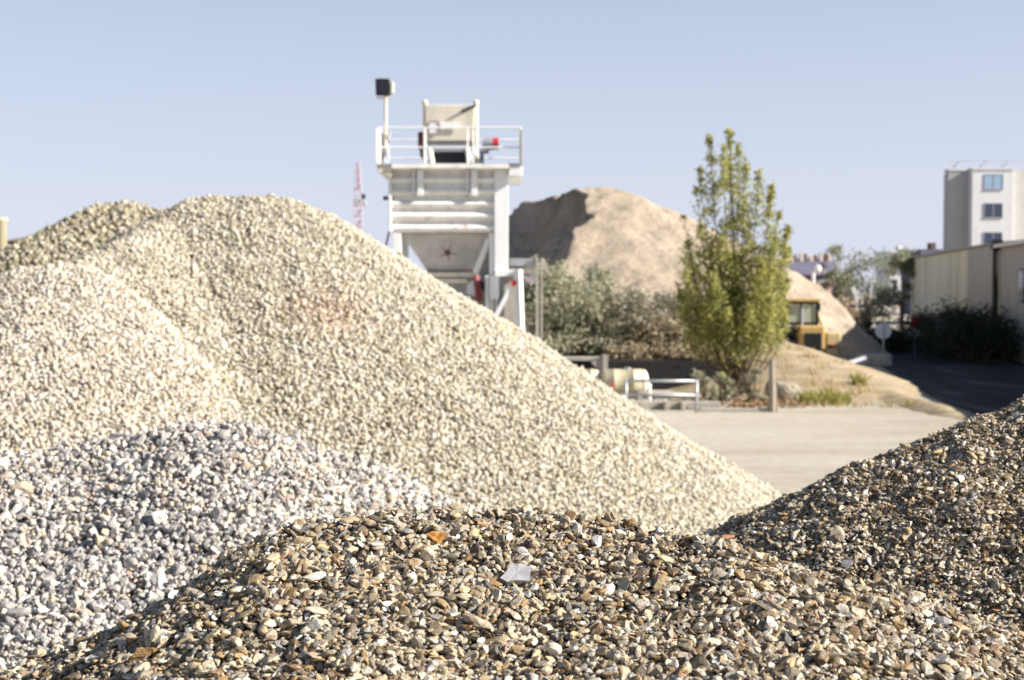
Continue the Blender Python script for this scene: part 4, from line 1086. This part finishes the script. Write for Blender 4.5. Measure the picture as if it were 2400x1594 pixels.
# local axes: y along the wall (away from camera), x to the right
Lf = 46; 
b = MB(); b.prism([(0, 0), (18, 0), (18, 6.5), (9, 7.2), (0, 6.5)], 'y', 12.0, Lf); b.build('wall', M['clad'], WH)
b = MB(); b.prism([(-.06, 0), (18, 0), (18, 6.5), (9, 7.2), (-.06, 6.5)], 'y', 0.25, 11.99); wn = b.build('wall', M['clad_grey'], WH); wn['label'] = 'greyer clad end bay'
b = MB(); b.prism([(-.22, 6.52), (9, 7.24), (18.2, 6.52), (18.2, 6.64), (9, 7.36), (-.22, 6.64)], 'y', .2, Lf + .2); b.build('roof', M['concrete'], WH)
b = MB(); b.tube((-.24, .1, 0), (-.24, .1, 6.4), .17, 10); b.box((-.5, -.25, 6.2), (.1, .45, 6.75)); b.build('drainpipe', M['black'], WH)
NB = thing('warehouse_annex', 'nearer grey clad building at the right edge with a dark window', 'warehouse', (WXY(81.7), 81.7, 0), -WA)
b = MB(); b.box((0, -12.0, 0), (18, -.22, 6.25)); b.build('wall', M['clad_grey'], NB)
b = MB(); b.box((.3, -41.5, 0), (18, -12.01, 4.4)); b.build('unseen_bay', M['clad_grey'], NB)  # low bay out of view, added to set the shadow edge by the road
b = MB(); b.prism([(-.45, 6.26), (18.4, 6.26), (18.4, 6.6), (9, 7.1), (-.45, 6.45)], 'y', -12.2, -.25); b.build('roof', M['cream'], NB)
b = MB(); b.box((.1, -41.7, 4.41), (18, -12.21, 4.55)); b.build('roof', M['concrete'], NB)  # roof of the added bay out of view
wy = -6.5
b = MB(); b.box((-.06, wy - 1.2, 3.2), (-.01, wy + .4, 5.0)); fr = b.build('window', M['dark'], NB)
b = MB(); b.box((-.08, wy - 1.1, 3.3), (-.062, wy + .3, 4.9)); b.build('pane', M['glass'], fr)

# flats behind
AD = 150
def FX(p, d=AD): return AX(p, d)
AB = thing('apartment_block', 'pale apartment block with three stacked windows above the warehouse roof', 'building', (FX(2276), AD, 0))
ax = lambda p: FX(p) - FX(2276); az = lambda y: AZ(y, AD)
ztop = az(398)
brick = paint('pale_brick', (204, 201, 196), .85, .12, .6, False); brick2 = paint('grey_render', (168, 166, 166), .85, .12, .6, False)
rend = paint('white_render', (214, 213, 214), .8, .08, .4, False)
b = MB(); b.box((ax(2218) + .5, 1.3, 0), (0, 2.6, ztop)); b.build('side_wing', brick2, AB)
b = MB(); b.box((.003, 0, 0), (ax(2371), 10, ztop)); b.build('wall', rend, AB)
b = MB(); b.box((ax(2371) + .003, .5, 0), (ax(2560), 9.9, ztop)); b.build('side_wing', brick, AB)
b = MB(); b.box((-.05, -.1, ztop + .01), (ax(2374), 10, ztop + .2)); b.box((ax(2218) + .42, 1.22, ztop + .01), (-.06, 2.7, ztop + .2)); b.build('parapet', rend, AB)
for i, (ya, yb) in enumerate(((410, 443), (478, 509), (546, 583))):
    b = MB(); xa, xb = ax(2305), ax(2346); za, zb = az(yb), az(ya)
    b.box((xa - .1, -.1, za - .12), (xb + .1, -.003, za - .02)); 
    b.box((xa - .08, -.06, zb), (xb + .08, -.003, zb + .08)); b.box((xa - .08, -.06, za - .01), (xa, -.003, zb)); b.box((xb, -.06, za - .01), (xb + .08, -.003, zb)); b.box(((xa + xb) / 2 - .05, -.05, za), ((xa + xb) / 2 + .05, -.003, zb))
    fr = b.build('window', M['grey_paint'], AB)
    b = MB(); b.box((xa, -.03, za), (xb, -.005, zb)); b.build('pane', M['glass_pale'] if i == 0 else M['glass'], fr)
for i, px_ in enumerate((2238, 2300, 2352)):
    b = MB(); x = ax(px_); b.tube((x, 1, ztop + .2), (x + .7, 1, ztop + 1.05), .06, 6); b.tube((x, 1, ztop + .2), (x + .1, 1, ztop + .7), .05, 6); b.build('roof_rail', M['galv'], AB)
b = MB(); b.tube((ax(2225), 1, ztop + 1.0), (ax(2400), 1, ztop + 1.05), .03, 6); b.build('roof_rail', M['galv'], AB)

# far town right of the poplar
def block(name, label, px0, px1, top, d, dep, m, extras=()):
    t = thing(name, label, 'building', (AX((px0 + px1) / 2, d), d, 0))
    hw = (AX(px1, d) - AX(px0, d)) / 2; z = AZ(top, d)
    b = MB(); b.box((-hw, 0, 0), (hw, dep, z)); b.build('wall', m, t)
    return t, hw, z
m_slate = paint('slate', (104, 100, 118), .8, .2, .3, False); m_pink = paint('pink_render', (214, 176, 160), .85, .15, .3, False); m_brickd = paint('dark_brick', (122, 92, 90), .85, .2, .3, False)
t, hw, z = block('terraced_houses', 'far slate roofed houses with rows of chimneys right of the poplar', 1840, 1968, 645, 230, 12, m_brickd)
b = MB(); b.prism([(-.5, z + .02), (12.5, z + .02), (6, AZ(606, 230))], 'x', -hw - .3, hw + .3); rf = b.build('roof', m_slate, t)
rr_ = random.Random(4)
for i in range(11):
    x = -hw + 2 * hw * (i + .5) / 11 + rr_.uniform(-.2, .2); b = MB(); b.box((x - .28, 5.2, z + 1), (x + .28, 6.4, AZ(600, 230) + rr_.uniform(0, .7)));
    for k in (-.15, .15): b.tube((x + k, 5.8, AZ(600, 230)), (x + k, 5.8, AZ(596 - rr_.uniform(0, 4), 230)), .1, 6)
    b.build('chimney', m_brickd if i % 2 else M['cream'], rf)
for i in range(9):
    x = -hw + 2 * hw * (i + .5) / 9; b = MB(); b.box((x - .45, -.05, z - 1.9), (x + .45, -.004, z - .4)); b.build('window', M['glass'], t)
t, hw, z = block('pink_house', 'small pink rendered house with pale roof beyond the loader', 1915, 2003, 664, 180, 8, m_pink)
b = MB(); b.prism([(-hw - .2, z + .01), (hw + .2, z + .01), (hw * .7, z + .5), (-hw * .7, z + .5)], 'y', -.2, 8.2); b.build('roof', M['concrete'], t)
for i in range(3):
    x = -hw + 2 * hw * (i + .5) / 3; b = MB(); b.box((x - .4, -.05, z - 1.7), (x + .4, -.004, z - .5)); b.build('window', M['glass'], t)
t, hw, z = block('white_flats', 'far white flats just above the warehouse roof line', 2086, 2142, 588, 300, 12, rend)
b = MB(); b.box((-hw * .1, 2, z), (hw * .25, 5, z + 1.1)); b.build('roof_hut', M['bright_white'], t)
for i in range(4):
    x = -hw + 2 * hw * (i + .5) / 4; b = MB(); b.box((x - .5, -.05, z - 1.9), (x + .5, -.004, z - .6)); b.build('window', M['glass'], t)
t, hw, z = block('grey_house', 'grey roofed house with a dark chimney left of the apartment block', 2157, 2222, 584, 200, 10, m_slate)
b = MB(); b.box((hw * .05, 2, z), (hw * .4, 4, AZ(568, 200))); b.build('chimney', m_brickd, t)
# left edge: house with chimneys, cream column, aerial
t, hw, z = block('far_house', 'far house roof with two black chimneys at the left edge', 14, 130, 566, 90, 9, m_brickd)
b = MB(); b.prism([(-.4, z + .01), (9.4, z + .01), (4.5, z + .45)], 'x', -hw - .2, hw + .2); rf = b.build('roof', paint('brown_tiles', (126, 112, 98), .9, .2, 1, False), t)
for px_, ty in ((60, 530), (79, 531)):
    x = AX(px_, 90) - AX(72, 90); zt = AZ(ty, 90)
    b = MB(); b.box((x - .14, 3.6, z), (x + .14, 4.2, zt - .15), bev=.02); b.tube((x, 3.9, zt - .16), (x, 3.9, zt + .05), .09, 8); b.tube((x + .12, 3.9, zt - .3), (x + .12, 3.9, zt + .4), .015, 5); b.build('chimney', M['black'], rf)
b = MB(); xx = AX(181, 90) - AX(72, 90); za = AZ(474, 90)
b.tube((xx, 4, z - 1), (xx, 4, za + .05), .02, 6); b.tube((xx - .55, 4, za), (xx + .45, 4, za + .03), .016, 5)
for k in range(7): b.tube((xx - .5 + k * .15, 3.75, za), (xx - .5 + k * .15, 4.25, za + .03), .01, 5)
b.tube((xx - .3, 4, za - .14), (xx + .3, 4, za - .12), .01, 5)
ar = b.build('aerial', M['galv'], t)
cw = thing('silo_column', 'slim cream column cut by the left edge', 'column', (AX(4, 60), 60, 0))
b = MB(); b.lathe([(.30, 0), (.27, .3), (.25, AZ(520, 60)), (.3, AZ(518, 60)), (.3, AZ(511, 60)), (.05, AZ(510, 60))], 'z', 24); b.build('shaft', M['tank'], cw, smooth=True)
